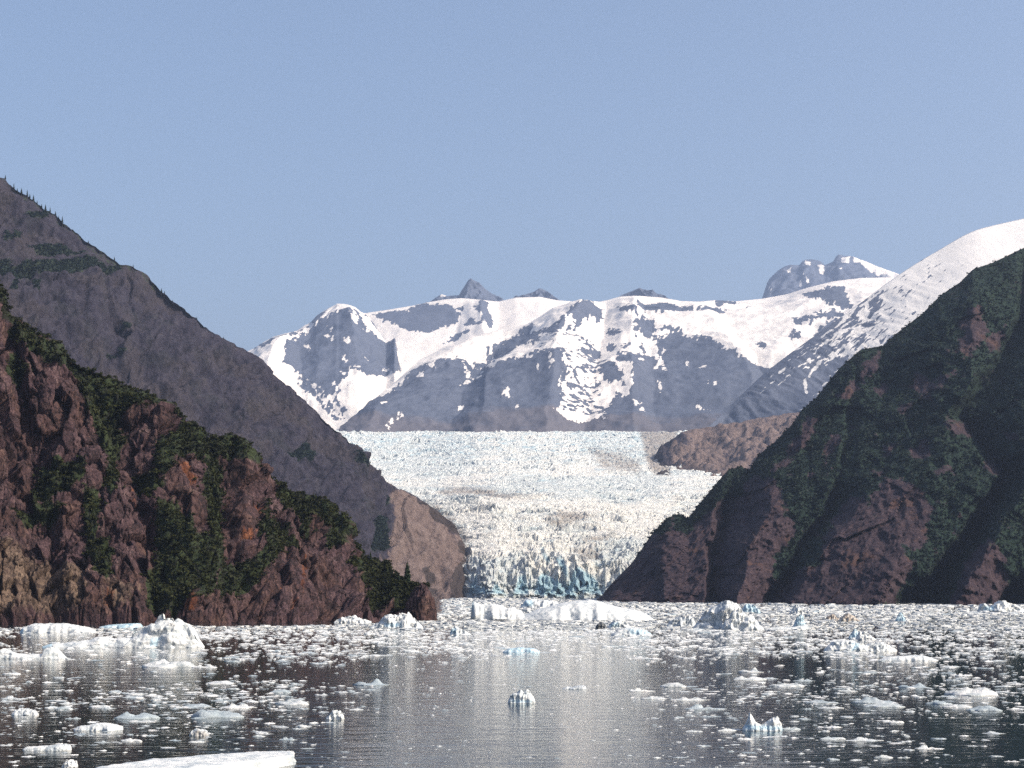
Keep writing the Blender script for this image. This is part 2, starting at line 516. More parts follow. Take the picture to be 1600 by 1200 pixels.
# ------------------------------------------------------------------ terrain lofts
class Loft:
    """A mountainside: columns run from a base line up to a ridge line, then down a back slope.
    Ridge and base are given where they stand (photo pixel + distance), and turned into metres here."""

    def __init__(s, x0, x1, nc, nr, ridge, base, yr, yb, back=1.1, nback=14, hump=0.0, gpow=1.0, smooth=0):
        px = np.linspace(x0, x1, nc)
        it = lambda t: np.interp(px, [a for a, b in t], [b for a, b in t])
        ry, by, Yr, Yb = it(ridge), it(base), it(yr), it(yb)
        if smooth:
            k = np.hanning(2 * smooth + 3)[1:-1]; k /= k.sum()
            ry, by, Yr, Yb = [np.convolve(np.pad(a, smooth, mode='edge'), k, 'valid') for a in (ry, by, Yr, Yb)]
        Zr = CAM_H + (HY - ry) / F * Yr
        Zb = CAM_H + (HY - by) / F * Yb
        v = np.linspace(0, 1, nr)[:, None]
        g = v ** gpow
        Y = Yb + (Yr - Yb) * g
        Z = Zb + (Zr - Zb) * v + hump * np.sin(np.pi * v) * (Zr - Zb)
        # back slope
        vb = (np.linspace(0, 1, nback + 1)[1:, None]) ** 1.3
        drop = Zr + 20
        Yk = Yr + vb * drop * back
        Zk = Zr - vb * drop
        s.nr, s.nc, s.nfront = nr + nback, nc, nr
        s.Y = np.vstack([Y, Yk]); s.Z = np.vstack([Z, Zk])
        s.px = np.broadcast_to(px, s.Y.shape).copy()
        s.X = (s.px - 800) / F * s.Y
        s.py = HY - (s.Z - CAM_H) / s.Y * F
        s.v = np.vstack([np.broadcast_to(v, Y.shape), 1 + np.broadcast_to(vb, Yk.shape)])
        s.front = s.v <= 1
        s.P = np.stack([s.X, s.Y, s.Z], -1)
        s.attrs = {}

    def normals(s):
        du = np.gradient(s.P, axis=1); dv = np.gradient(s.P, axis=0)
        n = np.cross(du, dv)
        n /= np.linalg.norm(n, axis=-1, keepdims=True) + 1e-9
        return n

    def push(s, d, direction=None):
        n = s.normals() if direction is None else np.asarray(direction, float)
        s.P = s.P + n * d[..., None]

    def build(s, name, mat, label, kind='structure', cat=None):
        me = mesh_np(name, s.P.reshape(-1, 3), grid_faces(s.nr, s.nc), True, s.attrs)
        s.ppx, s.ppy = proj(s.P)
        return obj(name, me, mat, kind=kind, label=label, cat=cat)

    def skyline(s, px):
        """the highest-looking point of the column nearest to photo column px"""
        j = int(np.argmin(np.abs(s.px[0] - px)))
        i = int(np.argmin(s.ppy[:, j]))
        return s.P[i, j]


def saw(px, py, lines):
    """lines: (polyline [(py, px)...], value or [(py, value)...]) ordered left to right; linear between them in each row"""
    px = px + 9 * fbm(px / 55, py / 70, 0, 3, 900) + 3 * fbm(px / 14, py / 18, 0, 2, 905)
    xs, vs = [], []
    for pl, val in lines:
        pl = sorted(pl)
        xs.append(np.interp(py, [a for a, b in pl], [b for a, b in pl]))
        if hasattr(val, '__len__'):
            val = sorted(val)
            vs.append(np.interp(py, [a for a, b in val], [b for a, b in val]))
        else:
            vs.append(np.full(py.shape, float(val)))
    out = np.where(px <= xs[0], vs[0], vs[-1])
    for k in range(len(xs) - 1):
        w = np.maximum(xs[k + 1] - xs[k], 1e-3)
        t = np.clip((px - xs[k]) / w, 0, 1)
        out = np.where((px > xs[k]) & (px <= xs[k + 1]), vs[k] + (vs[k + 1] - vs[k]) * t, out)
    return out


# ---- water
W = 24000.0
me = mesh_np("water", [(-W, -2500, 0), (W, -2500, 0), (W, 24000, 0), (-W, 24000, 0)], np.array([[0, 1, 2, 3]]))
obj("water", me, M['water'], kind='structure', label="dark fjord water strewn with floating brash ice")

# ---- near brown cliff
L = Loft(-160, 682, 560, 330,
         ridge=[(-160, 250), (-60, 380), (0, 447), (12, 472), (22, 502), (45, 522), (75, 532), (100, 548), (130, 572), (165, 588), (205, 608), (250, 630),
                (270, 655), (300, 668), (325, 684), (350, 684), (378, 693), (386, 716), (400, 738), (430, 760), (455, 770), (480, 776), (510, 790),
                (526, 806), (530, 828), (552, 846), (568, 868), (600, 886), (628, 905), (648, 916), (664, 934), (676, 950), (682, 972)],
         base=[(-160, 982), (0, 979), (300, 978), (440, 976), (600, 972), (682, 973)],
         yr=[(-160, 720), (0, 745), (270, 745), (440, 765), (600, 775), (660, 765), (682, 735)],
         yb=[(-160, 620), (0, 650), (300, 665), (440, 690), (600, 728), (682, 730)], back=1.2, gpow=0.85)
px, py = L.px, L.py
X, Y, Z = L.X, L.Y, L.Z
fr = np.where(L.front, np.minimum(1, (1 - L.v) * 10 + 0.35), 0.35) * sstep(690, 655, px)
# buttresses and gullies: sawtooth in the rows
d = saw(px, py, [([(450, -160), (980, -160)], 0), ([(450, -40), (980, -30)], 7), ([(450, 10), (980, 95)], 1), ([(500, 20), (980, 125)], 7),
                 ([(560, 90), (700, 165), (980, 215)], 8), ([(560, 110), (700, 185), (820, 235), (980, 250)], -3), ([(640, 250), (760, 255), (980, 305)], 7),
                 ([(660, 290), (760, 320), (980, 345)], 6), ([(660, 310), (760, 345), (980, 385)], -2), ([(680, 370), (800, 385), (980, 445)], 8),
                 ([(740, 420), (900, 470), (980, 480)], 5), ([(760, 440), (900, 500), (980, 505)], 0), ([(780, 490), (900, 560), (980, 560)], 6),
                 ([(820, 535), (980, 590)], -1), ([(860, 575), (980, 640)], 4), ([(980, 682)], 0)])
d = d * fr
d += fr * (6.0 * fbm(X / 45, Y / 60, Z / 60, 3, 3) + 0.8 * fbm(X / 12, Y / 14, Z / 17, 4, 9, 0.5, True) - 0.6)
f1, f2, r1, r2, r3, ox, oy = worley(px / 26 + 0.35 * fbm(X / 20, Z / 20, 0, 2, 5), py / 30, 11)
d += fr * ((r1 - 0.5) * 4.5 + ox * (r2 - 0.5) * 13 + oy * (r3 - 0.5) * 9 - 1.6 * np.exp(-(f2 - f1) / 0.06))
f1, f2, r1, r2, r3, ox, oy = worley(px / 10 + 0.3 * fbm(X / 6, Z / 6, 0, 2, 15), py / 12, 12)
d += fr * ((r1 - 0.5) * 0.7 + ox * (r2 - 0.5) * 2.6 + oy * (r3 - 0.5) * 2.2 - 0.7 * np.exp(-(f2 - f1) / 0.07))
d += fr * 0.6 * fbm(X / 2.6, Y / 3, Z / 3.6, 4, 31, 0.6)
d -= fr * 1.6 * np.exp(-np.abs(fbm(X / 14, Z / 40, 0, 3, 33)) / 0.035)
L.push(d)
L.P[:4, :, 2] -= np.array([7.0, 4.5, 2.5, 1.0])[:, None]
vegpolys = [
    [(-200, 300), (-60, 370), (4, 440), (25, 505), (60, 528), (110, 550), (165, 586), (210, 606), (255, 630), (275, 660), (262, 664), (235, 640), (200, 642), (160, 650),
     (140, 640), (122, 606), (90, 582), (60, 570), (30, 560), (18, 515), (0, 475), (-60, 420), (-200, 340)],
    [(8, 560), (26, 560), (36, 600), (20, 610), (6, 590)],
    [(135, 610), (185, 640), (195, 690), (178, 720), (188, 760), (172, 800), (162, 770), (172, 730), (150, 690), (135, 650)],
    [(238, 740), (245, 700), (268, 680), (300, 665), (345, 680), (382, 690), (388, 722), (360, 722), (335, 715), (312, 726), (290, 730), (262, 735), (250, 755)],
    [(212, 740), (232, 735), (250, 770), (232, 785), (215, 768)],
    [(310, 720), (345, 720), (350, 780), (338, 830), (350, 880), (372, 920), (360, 930), (335, 870), (318, 830), (310, 770)],
    [(246, 790), (276, 800), (300, 850), (308, 900), (300, 945), (270, 962), (232, 950), (228, 915), (243, 880)],
    [(290, 860), (330, 850), (345, 880), (330, 940), (300, 950)],
    [(410, 742), (440, 760), (480, 772), (525, 798), (532, 828), (510, 838), (498, 822), (470, 808), (440, 800), (425, 780)],
    [(470, 810), (485, 812), (482, 836), (466, 830)], [(508, 836), (528, 840), (526, 862), (508, 860)],
    [(538, 832), (560, 846), (572, 872), (566, 884), (545, 868), (536, 850)],
    [(568, 868), (600, 884), (636, 906), (660, 930), (662, 946), (640, 952), (605, 952), (572, 950), (580, 915), (570, 890)],
    [(545, 880), (556, 885), (562, 930), (550, 920)],
    [(395, 800), (425, 850), (440, 865), (420, 885), (396, 860), (388, 830)], [(420, 820), (445, 835), (465, 855), (450, 870), (430, 850)],
    [(336, 900), (385, 880), (415, 860), (425, 880), (400, 915), (352, 930), (338, 950), (336, 925)],
    [(60, 745), (95, 735), (128, 745), (126, 772), (95, 790), (58, 792), (48, 775)],
    [(20, 806), (70, 796), (98, 806), (90, 818), (50, 824), (16, 820)], [(128, 790), (150, 780), (160, 800), (150, 850), (162, 900), (148, 915), (136, 870)],
    [(150, 860), (172, 855), (176, 900), (168, 935), (156, 905)],
    [(352, 680), (385, 692), (388, 740), (370, 730), (355, 712)],
]
veg = union(px, py, vegpolys)
veg = np.where(L.front, veg + 7 * fbm(X / 7, Z / 7, 0, 4, 41, 0.6), 6.0)
L.attrs['veg'] = np.clip(veg / 8 + 0.3, -1, 1)
tanp = union(px, py, [[(-60, 850), (40, 850), (100, 880), (150, 880), (150, 980), (-60, 980)], [(280, 775), (310, 760), (305, 800), (285, 805)], [(150, 900), (240, 930), (200, 980), (150, 980)]])
L.attrs['tan'] = np.clip(tanp / 25, -1, 1) * 0.75 + 0.05
org = union(px, py, [[(380, 790), (398, 785), (396, 825), (384, 818)], [(462, 885), (474, 880), (476, 920), (468, 960), (458, 930)], [(432, 918), (444, 920), (440, 940), (428, 940)],
                     [(372, 830), (392, 830), (388, 856), (364, 850)], [(250, 725), (270, 728), (300, 740), (310, 760), (295, 780), (262, 735)], [(448, 945), (462, 950), (460, 968), (446, 966)],
                     [(200, 755), (215, 760), (220, 800), (205, 790)], [(160, 925), (186, 930), (180, 972), (160, 968)], [(285, 940), (310, 945), (305, 972), (288, 972)]])
L.attrs['orange'] = np.clip(org / 8, -1, 1) * 0.8
left = L
L.build("brown_cliff", M['cliff'], "steep brown cliff with orange stains and dark green shrubs above the water")

# ---- tip rock
# ---- big grey slope behind
L = Loft(-120, 745, 430, 300,
         ridge=[(-120, 190), (0, 277), (25, 293), (50, 309), (75, 326), (100, 342), (130, 370), (160, 390), (190, 411), (210, 416), (235, 433), (265, 457), (300, 487), (330, 516),
                (365, 537), (395, 552), (420, 577), (450, 602), (490, 637), (520, 667), (540, 682), (560, 706), (580, 736), (597, 756), (640, 772), (680, 796),
                (710, 819), (720, 836), (726, 858), (730, 885), (734, 912), (738, 934), (745, 937)],
         base=[(-120, 945), (500, 940), (680, 935), (745, 935)],
         yr=[(-120, 2350), (0, 2400), (400, 2520), (640, 2500), (710, 2480), (745, 2520)],
         yb=[(-120, 1750), (300, 1900), (600, 2200), (680, 2300), (724, 2310), (745, 2420)], back=1.0, gpow=0.9)
px, py, X, Y, Z = L.px, L.py, L.X, L.Y, L.Z
fr = np.where(L.front, np.minimum(1, (1 - L.v) * 12 + 0.3), 0.3) * sstep(750, 715, px)
fr = fr * (1 - 0.55 * sstep(560, 640, px))
d = fr * (34 * fbm(X / 160, Y / 200, Z / 220, 3, 51) + 11 * fbm((X - 0.5 * Z) / 40, Y / 70, (Z + 0.5 * X) / 130, 4, 55, 0.5, True) - 11)
f1, f2, r1, r2, r3, ox, oy = worley(px / 40 + 0.4 * fbm(X / 60, Z / 60, 0, 2, 5), py / 60, 13)
d += fr * ((r1 - 0.5) * 8 + ox * (r2 - 0.5) * 24 + oy * (r3 - 0.5) * 20 - 4 * np.exp(-(f2 - f1) / 0.06))
f1, f2, r1, r2, r3, ox, oy = worley(px / 12, py / 20, 14)
d += fr * ((r1 - 0.5) * 2.5 + ox * (r2 - 0.5) * 7 + oy * (r3 - 0.5) * 7 - 2 * np.exp(-(f2 - f1) / 0.07))
d += fr * 3 * fbm(X / 9, Y / 9, Z / 14, 3, 57)
# gullies: diagonal lines
for pts, w, dep in [([(180, 430), (175, 500), (190, 560), (270, 640)], 7, 10), ([(235, 560), (270, 620), (275, 680)], 6, 9), ([(300, 560), (330, 640)], 6, 7), ([(690, 870), (700, 930)], 6, 10), ([(660, 870), (690, 930)], 4, 7)]:
    d -= dep * np.exp(-np.maximum(0, -line_sdf(px, py, pts, 1.0)) / w) * fr
L.push(d)
veg = union(px, py, [
    [(-120, 405), (0, 415), (60, 412), (110, 405), (150, 398), (190, 412), (200, 420), (150, 425), (110, 430), (40, 432), (0, 440), (-120, 440)],
    [(35, 330), (70, 330), (80, 345), (50, 345)], [(40, 385), (90, 380), (140, 390), (160, 398), (80, 402), (45, 400)], [(0, 370), (30, 375), (25, 385), (0, 385)],
    [(15, 440), (30, 440), (26, 460), (14, 458)], [(48, 436), (62, 436), (62, 462), (50, 455)], [(265, 485), (282, 485), (280, 500), (265, 498)],
    [(440, 710), (480, 695), (500, 705), (490, 720), (455, 728)], [(575, 820), (600, 810), (615, 850), (580, 858)], [(540, 705), (556, 715), (570, 745), (556, 735)],
    [(178, 500), (210, 502), (205, 510), (180, 508)], [(170, 540), (205, 545), (195, 552), (172, 550)], [(590, 780), (610, 785), (605, 800), (590, 798)]])
veg = np.where(L.front, veg + 3.5 * fbm(X / 25, Z / 25, 0, 3, 61), 4)
veg = np.maximum(veg, np.where(L.front & (L.v > 0.985) & (px < 250), 2.0, -25))
L.attrs['veg'] = np.clip(veg / 7, -1, 1)
br = poly_sdf(px, py, [(592, 750), (640, 765), (690, 790), (750, 830), (760, 960), (560, 960), (575, 880), (600, 850), (598, 800)], 60)
L.attrs['brown'] = np.clip(br / 34 + 0.6 * fbm(X / 60, Z / 60, 0, 4, 63, 0.6), -1, 1)
db = union(px + 6 * fbm(px / 12, py / 12, 0, 3, 64), py + 6 * fbm(px / 12, py / 12, 7, 3, 65), [[(640, 778), (680, 792), (712, 815), (722, 838), (700, 826), (672, 806)], [(716, 838), (735, 850), (735, 940), (700, 935), (706, 900), (722, 870)], [(660, 885), (676, 880), (690, 935), (672, 925)]])
L.attrs['debris'] = np.clip(db / 3, -1, 1)
slope = L
L.build("grey_mountain", M['slope'], "tall grey rock slope with a pale brown scoured foot beside the glacier")

# ---- dark green cliff on the other shore
L = Loft(930, 1760, 480, 320,
         ridge=[(930, 939), (940, 931), (955, 912), (970, 897), (985, 882), (1000, 862), (1020, 832), (1045, 808), (1060, 803), (1075, 810), (1090, 791), (1110, 766), (1138, 734), (1158, 729),
                (1170, 736), (1185, 711), (1210, 691), (1240, 661), (1252, 641), (1272, 625), (1292, 600), (1312, 575), (1345, 546), (1380, 540), (1402, 520), (1440, 491),
                (1470, 461), (1500, 441), (1520, 421), (1552, 410), (1600, 387), (1760, 300)],
         base=[(930, 941), (1100, 943), (1600, 946), (1760, 948)],
         yr=[(930, 1800), (1060, 1880), (1165, 1900), (1400, 2000), (1600, 2080), (1760, 2150)],
         yb=[(930, 1740), (1100, 1600), (1600, 1440), (1760, 1400)], back=0.9, gpow=0.95)
px, py, X, Y, Z = L.px, L.py, L.X, L.Y, L.Z
fr = np.where(L.front, np.minimum(1, (1 - L.v) * 9 + 0.12), 0.12) * sstep(928, 960, px)
k = 1.0
H = lambda lo, hi, y0=560, y1=940: [(y0, hi), (y1, lo)]
d = saw(px, py, [
    ([(700, 930), (940, 930)], 6), ([(700, 1000), (940, 975)], 9), ([(700, 1030), (940, 1020)], 8), ([(800, 1040), (940, 1035)], 17), ([(700, 1160), (745, 1140), (800, 1112), (860, 1104), (940, 1104)], [(700, 5), (800, 12), (940, 14)]),
    ([(700, 1166), (745, 1150), (800, 1122), (860, 1112), (940, 1112)], [(700, 4), (800, -14), (940, -18)]),
    ([(600, 1250), (745, 1210), (800, 1200), (850, 1178), (940, 1150)], [(700, 14), (800, 26), (940, 34)]),
    ([(600, 1330), (745, 1300), (800, 1285), (850, 1242), (940, 1195)], [(600, 6), (745, 14), (800, 10), (940, 12)]),
    ([(600, 1335), (745, 1310), (800, 1292), (850, 1250), (940, 1203)], [(600, 2), (745, 4), (800, -8), (940, -14)]),
    ([(600, 1440), (700, 1420), (745, 1375), (800, 1338), (850, 1292), (940, 1232)], [(600, 16), (745, 20), (850, 32), (940, 34)]),
    ([(600, 1520), (690, 1480), (745, 1470), (850, 1410), (940, 1385)], [(600, 22), (745, 28), (940, 40)]),
    ([(480, 1590), (560, 1545), (650, 1478), (745, 1555), (790, 1525), (850, 1486), (940, 1402)], [(480, 8), (650, 20), (850, 22), (940, 24)]),
    ([(480, 1600), (560, 1560), (650, 1500), (745, 1568), (790, 1540), (850, 1500), (940, 1420)], [(480, -12), (650, -6), (850, -30), (940, -28)]),
    ([(480, 1680), (560, 1640), (650, 1600), (745, 1618), (790, 1590), (850, 1548), (940, 1492)], [(480, 24), (650, 26), (850, 34), (940, 36)]),
    ([(480, 1720), (745, 1680), (870, 1605), (940, 1560)], 20), ([(480, 1730), (745, 1690), (870, 1618), (940, 1572)], -25), ([(480, 1760), (940, 1660)], 30)])
d = d * fr * 3.3
f1, f2, r1, r2, r3, ox, oy = worley(px / 60 + py / 90 + 0.4 * fbm(X / 80, Z / 80, 0, 2, 5), py / 70, 16)
d += fr * ((r1 - 0.5) * 10 + ox * (r2 - 0.5) * 22 + oy * (r3 - 0.5) * 16)
d += fr * (16 * fbm(X / 90, Y / 90, Z / 110, 3, 71) + 5.5 * fbm(X / 18, Y / 40, Z / 50, 4, 75, 0.55, True) - 5.5)
f1, f2, r1, r2, r3, ox, oy = worley(px / 14 + py / 40, py / 22, 17)
d += fr * ((r1 - 0.5) * 3 + ox * (r2 - 0.5) * 7 + oy * (r3 - 0.5) * 6 - 1.5 * np.exp(-(f2 - f1) / 0.07))
d += fr * 2.0 * fbm(X / 6, Y / 6, Z / 9, 3, 77)
ray = L.P - np.array([0, 0, CAM_H]); ray /= np.linalg.norm(ray, axis=-1, keepdims=True)
L.push(d, -ray)
L.P[:3, :, 2] -= np.array([6.0, 3.0, 1.0])[:, None]
base_v = 9 + np.zeros(px.shape)
rockp = union(px, py, [
    [(925, 950), (930, 930), (1000, 860), (1050, 815), (1075, 830), (1108, 800), (1150, 770), (1180, 740), (1210, 750), (1230, 790), (1240, 830), (1215, 880), (1190, 950)],
    [(1200, 950), (1230, 890), (1275, 880), (1310, 790), (1350, 780), (1400, 830), (1430, 890), (1400, 950)],
    [(1475, 950), (1510, 880), (1545, 840), (1580, 870), (1570, 950)], [(1350, 800), (1385, 745), (1430, 755), (1440, 780), (1460, 800), (1440, 860), (1420, 860)], [(1485, 830), (1500, 800), (1498, 850)],
    [(1205, 735), (1235, 690), (1270, 665), (1262, 700), (1232, 725)], [(1255, 660), (1275, 655), (1268, 690), (1252, 690)],
    [(1500, 500), (1530, 480), (1545, 520), (1520, 560), (1500, 570)], [(1380, 700), (1400, 695), (1390, 730), (1375, 740)], [(1425, 700), (1450, 690), (1450, 710), (1430, 715)],
    [(1345, 570), (1370, 550), (1372, 580), (1340, 600)], [(1310, 620), (1340, 590), (1335, 620), (1315, 635)], [(1280, 690), (1310, 680), (1300, 710), (1290, 720)],
    [(1540, 530), (1575, 500), (1570, 530), (1540, 560)], [(1430, 600), (1490, 585), (1470, 605), (1430, 615)], [(1400, 640), (1425, 630), (1420, 650), (1400, 655)], [(1365, 610), (1385, 595), (1378, 625)],
    [(1480, 660), (1520, 655), (1515, 680), (1490, 680)], [(1540, 720), (1560, 715), (1558, 740), (1545, 745)]])
vn = fbm(X / 30, Z / 30, 0, 4, 81)
veg = np.minimum(base_v - 0.5, -0.8 * rockp + 1.5) + 10 * vn + 6 * fbm(X / 9, Z / 9, 0, 3, 83)
veg = np.where(L.front, veg, 5)
L.attrs['veg'] = np.clip(veg / 8, -1.2, 1.2)
green = L
L.build("green_cliff", M['green'], "dark green cliff with shadowed gullies and brown rock at the shore")

# ---- brown moraine hill beside the icefall
L = Loft(985, 1400, 220, 100,
         ridge=[(985, 778), (1005, 752), (1018, 722), (1035, 696), (1070, 676), (1110, 668), (1150, 660), (1200, 650), (1250, 645), (1400, 620)],
         base=[(985, 786), (1400, 784)], yr=[(985, 4300), (1400, 4700)], yb=[(985, 3650), (1400, 3600)], back=2.0, nback=8, gpow=0.9)
px, py, X, Y, Z = L.px, L.py, L.X, L.Y, L.Z
fr = np.where(L.front, np.minimum(1, (1 - L.v) * 8 + 0.2), 0.2)
d = fr * (30 * fbm(X / 120, Y / 140, Z / 140, 5, 91, 0.6) + 9 * fbm(X / 25, Y / 25, Z / 40, 3, 92))
L.push(d, (0, 0, 1))
L.attrs['veg'] = np.full(px.shape, -1.0) + 0.35 * fbm(X / 40, Z / 40, 0, 2, 4)
L.attrs['brown'] = np.clip(0.62 + 0.5 * fbm(X / 45, Z / 30, 0, 4, 5, 0.65) - 0.7 * sstep(1090, 1010, px), -1, 1)
L.attrs['debris'] = np.clip(sstep(1060, 1000, px) * 0.9 + 0.3 * fbm(X / 60, Z / 40, 0, 3, 7) - 0.1, -1, 1)
L.build("moraine_hill", M['slope'], "low bare reddish brown hill at the edge of the glacier")

# ---- glacier
gx = np.linspace(500, 1180, 370)
prof = [(2330, 934.5), (2346, 914), (2392, 882), (2480, 849), (2620, 815), (2740, 796), (2860, 782), (3000, 775), (3200, 766), (3500, 755), (3800, 745), (4050, 732), (4300, 715), (4600, 697), (4900, 684), (5200, 675.5), (5600, 676), (6600, 700)]
gY = np.concatenate([np.full(26, 2330.0) + np.linspace(0, 24, 26), np.arange(2357, 3000, 3.2), np.arange(3000, 4000, 5.6), np.arange(4000, 5300, 6.4), np.linspace(5310, 6600, 24)])
GX, GY = np.meshgrid(gx, gY)
Gpy = np.interp(GY, [a for a, b in prof], [b for a, b in prof])
GYs = GY + 70 * sstep(790, 640, GX)
Xg = (GX - 800) / F * GYs
Zg = CAM_H + (HY - Gpy) / F * GYs
rough = np.interp(GY, [2330, 2400, 2700, 2900, 3100, 3700, 4100, 5200], [0.78, 0.78, 0.7, 0.48, 0.30, 0.30, 0.5, 0.52])
wx = Xg + 9 * fbm(Xg / 40, GY / 40, 0, 3, 101); wy = GY + 9 * fbm(Xg / 40, GY / 40, 5, 3, 103)
f1, f2, r1, r2, r3, ox, oy = worley(wx / 26, wy / 12, 21)
e = np.exp(-(f2 - f1) / 0.10)
h = (r1 - 0.45) * 17 + ox * (r2 - 0.5) * 18 + oy * (r3 - 0.5) * 14 - 11 * e
f1, f2, s1, s2, s3, ox, oy = worley(wx / 9, wy / 6, 22)
e2 = np.exp(-(f2 - f1) / 0.12)
h = h + (s1 - 0.45) * 8 + ox * (s2 - 0.5) * 8 + oy * (s3 - 0.5) * 7 - 4.5 * e2
h = h + 9 * fbm(Xg / 90, GY / 60, 0, 3, 105) + 2.2 * fbm(Xg / 5, GY / 5, 0, 2, 107)
face = sstep(2357, 2330, GY)          # the calving face rows
zone = np.clip(0.62 + 0.9 * fbm(Xg / 150, GY / 42, 0, 3, 131), 0.22, 1.35)
lines = np.exp(-np.abs(fbm(wx / 95, wy / 9, 0, 3, 133)) / 0.07) * sstep(2380, 2450, GY)
h = h * zone - 9 * lines
h = h * rough * (1 - face)
Zg2 = Zg + h
# broad swells: smooth bright terraces across the flow
Zg2 += 10 * np.sin(GY / 70 + 1.5 * fbm(Xg / 200, GY / 300, 0, 2, 109)) * sstep(2500, 2900, GY) * sstep(4200, 3800, GY)
q0x, q0y = proj(np.stack([Xg, GYs, Zg], -1))
wq = 9 * fbm(q0x / 30, q0y / 14, 0, 3, 141); wr = 6 * fbm(q0x / 30, q0y / 14, 5, 3, 142)
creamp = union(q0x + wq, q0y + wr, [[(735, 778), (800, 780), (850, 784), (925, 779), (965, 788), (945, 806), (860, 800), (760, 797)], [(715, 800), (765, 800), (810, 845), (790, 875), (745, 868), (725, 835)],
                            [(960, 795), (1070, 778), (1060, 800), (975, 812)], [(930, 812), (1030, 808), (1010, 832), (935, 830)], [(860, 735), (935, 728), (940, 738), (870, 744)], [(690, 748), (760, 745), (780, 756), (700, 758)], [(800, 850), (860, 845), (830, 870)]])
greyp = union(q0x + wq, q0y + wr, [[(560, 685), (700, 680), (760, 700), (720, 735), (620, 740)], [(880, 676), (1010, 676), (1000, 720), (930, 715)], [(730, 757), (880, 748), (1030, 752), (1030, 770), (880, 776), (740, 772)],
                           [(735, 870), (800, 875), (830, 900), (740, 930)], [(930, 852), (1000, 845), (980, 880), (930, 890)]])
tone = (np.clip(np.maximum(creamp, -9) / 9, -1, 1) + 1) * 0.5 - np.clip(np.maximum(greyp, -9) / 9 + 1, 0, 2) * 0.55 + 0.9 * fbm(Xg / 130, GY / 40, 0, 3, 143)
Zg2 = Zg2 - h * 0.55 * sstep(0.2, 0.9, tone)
# terminus pushed in and out
bay = 34 * fbm(Xg / 60, 0 * GY, 0, 3, 111) + 16 * (worley(Xg / 22, Zg / 60, 23)[2] - 0.5) + 11 * fbm(Xg / 10, Zg / 9, 0, 4, 113, 0.6)
Yg2 = GY + 70 * sstep(790, 640, GX) + bay * sstep(2520, 2330, GY)
tow = np.maximum(0, fbm(Xg / 30, GY / 60, 0, 2, 117)) * 30 * sstep(2330, 2372, GY) * sstep(2470, 2380, GY)
Zg2 += tow
Zg2[0] = -3.0
gP = np.stack([Xg, Yg2, Zg2], -1)
qx, qy = proj(gP)
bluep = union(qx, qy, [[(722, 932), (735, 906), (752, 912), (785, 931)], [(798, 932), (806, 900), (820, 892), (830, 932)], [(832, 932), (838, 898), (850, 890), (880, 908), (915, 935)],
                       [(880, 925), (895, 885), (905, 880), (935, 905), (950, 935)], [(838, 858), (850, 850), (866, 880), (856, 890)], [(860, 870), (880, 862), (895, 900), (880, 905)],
                       [(760, 930), (775, 905), (795, 932)]])  # blue ice of the front; the triangles also paint its shade in blue
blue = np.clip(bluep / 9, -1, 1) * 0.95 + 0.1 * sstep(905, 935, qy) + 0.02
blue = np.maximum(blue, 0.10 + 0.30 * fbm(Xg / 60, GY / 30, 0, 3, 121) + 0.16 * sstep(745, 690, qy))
dirtp = union(qx, qy, [[(680, 765), (720, 758), (800, 768), (860, 772), (850, 780), (790, 785), (740, 776), (690, 778)], [(845, 800), (880, 793), (935, 800), (925, 815), (870, 830), (850, 820)],
                       [(900, 838), (960, 826), (975, 838), (940, 850), (905, 852)], [(890, 855), (950, 850), (940, 880), (900, 880)], [(1000, 672), (1060, 672), (1050, 745), (1020, 740), (1005, 710)],
                       [(640, 775), (690, 785), (735, 830), (742, 870), (735, 935), (715, 935), (715, 850), (690, 810)], [(900, 690), (960, 700), (1010, 720), (1000, 745), (940, 735)]])
debp = union(qx, qy, [[(995, 672), (1062, 672), (1050, 700), (1032, 745), (1012, 735), (1008, 705)]])
dirt = np.clip(dirtp / 10, -1, 1) * 0.6 + 0.8 * sstep(-8, 12, debp) + 0.42 * fbm(Xg / 160 + 0.3 * fbm(Xg / 60, GY / 60, 0, 2, 126), GY / 16, 0, 4, 123, 0.6) + 0.12 * sstep(2800, 3000, GY) * sstep(4100, 3700, GY)
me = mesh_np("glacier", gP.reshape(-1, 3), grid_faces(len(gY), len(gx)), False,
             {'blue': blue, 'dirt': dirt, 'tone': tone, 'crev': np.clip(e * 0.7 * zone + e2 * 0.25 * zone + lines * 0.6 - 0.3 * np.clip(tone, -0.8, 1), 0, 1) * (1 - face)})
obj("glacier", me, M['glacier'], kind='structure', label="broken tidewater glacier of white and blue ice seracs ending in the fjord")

# ------------------------------------------------------------------ snow mountains
C4 = lambda pts: crop(380, 400, 0.2625, pts)
C5 = lambda pts: crop(780, 400, 0.2625, pts)
C6 = lambda pts: crop(1160, 340, 0.2833, pts)


def snow_field(L, rocks, snows=(), streaks=(), n1=3.0, n2=3.0, s1=60.0, base=9.0, seed=0):
    px, py, X, Y, Z = L.px, L.py, L.X, L.Y, L.Z
    w1 = 3.0 * fbm(px / 22, py / 22, 0, 3, 200 + seed); w2 = 3.0 * fbm(px / 22, py / 22, 9, 3, 210 + seed)
    qx, qy = px + w1, py + w2
    s = np.full(px.shape, base)
    s = np.minimum(s, -union(qx, qy, rocks))
    for p in snows:
        s = np.maximum(s, poly_sdf(qx, qy, p))
    for pts, w in streaks:
        s = np.maximum(s, line_sdf(qx, qy, pts, w))
    s = s + n1 * fbm(px / 14, py / 12, 0, 3, 220 + seed) + 1.5 * n2 * fbm(px / 5, py / 3.5, 0, 3, 230 + seed) + 4.0 * fbm((px + 0.4 * py) / 5, py / 20, 0, 3, 240 + seed) * sstep(2, 14, py - L.py[L.nfront - 1][None, :])
    return s


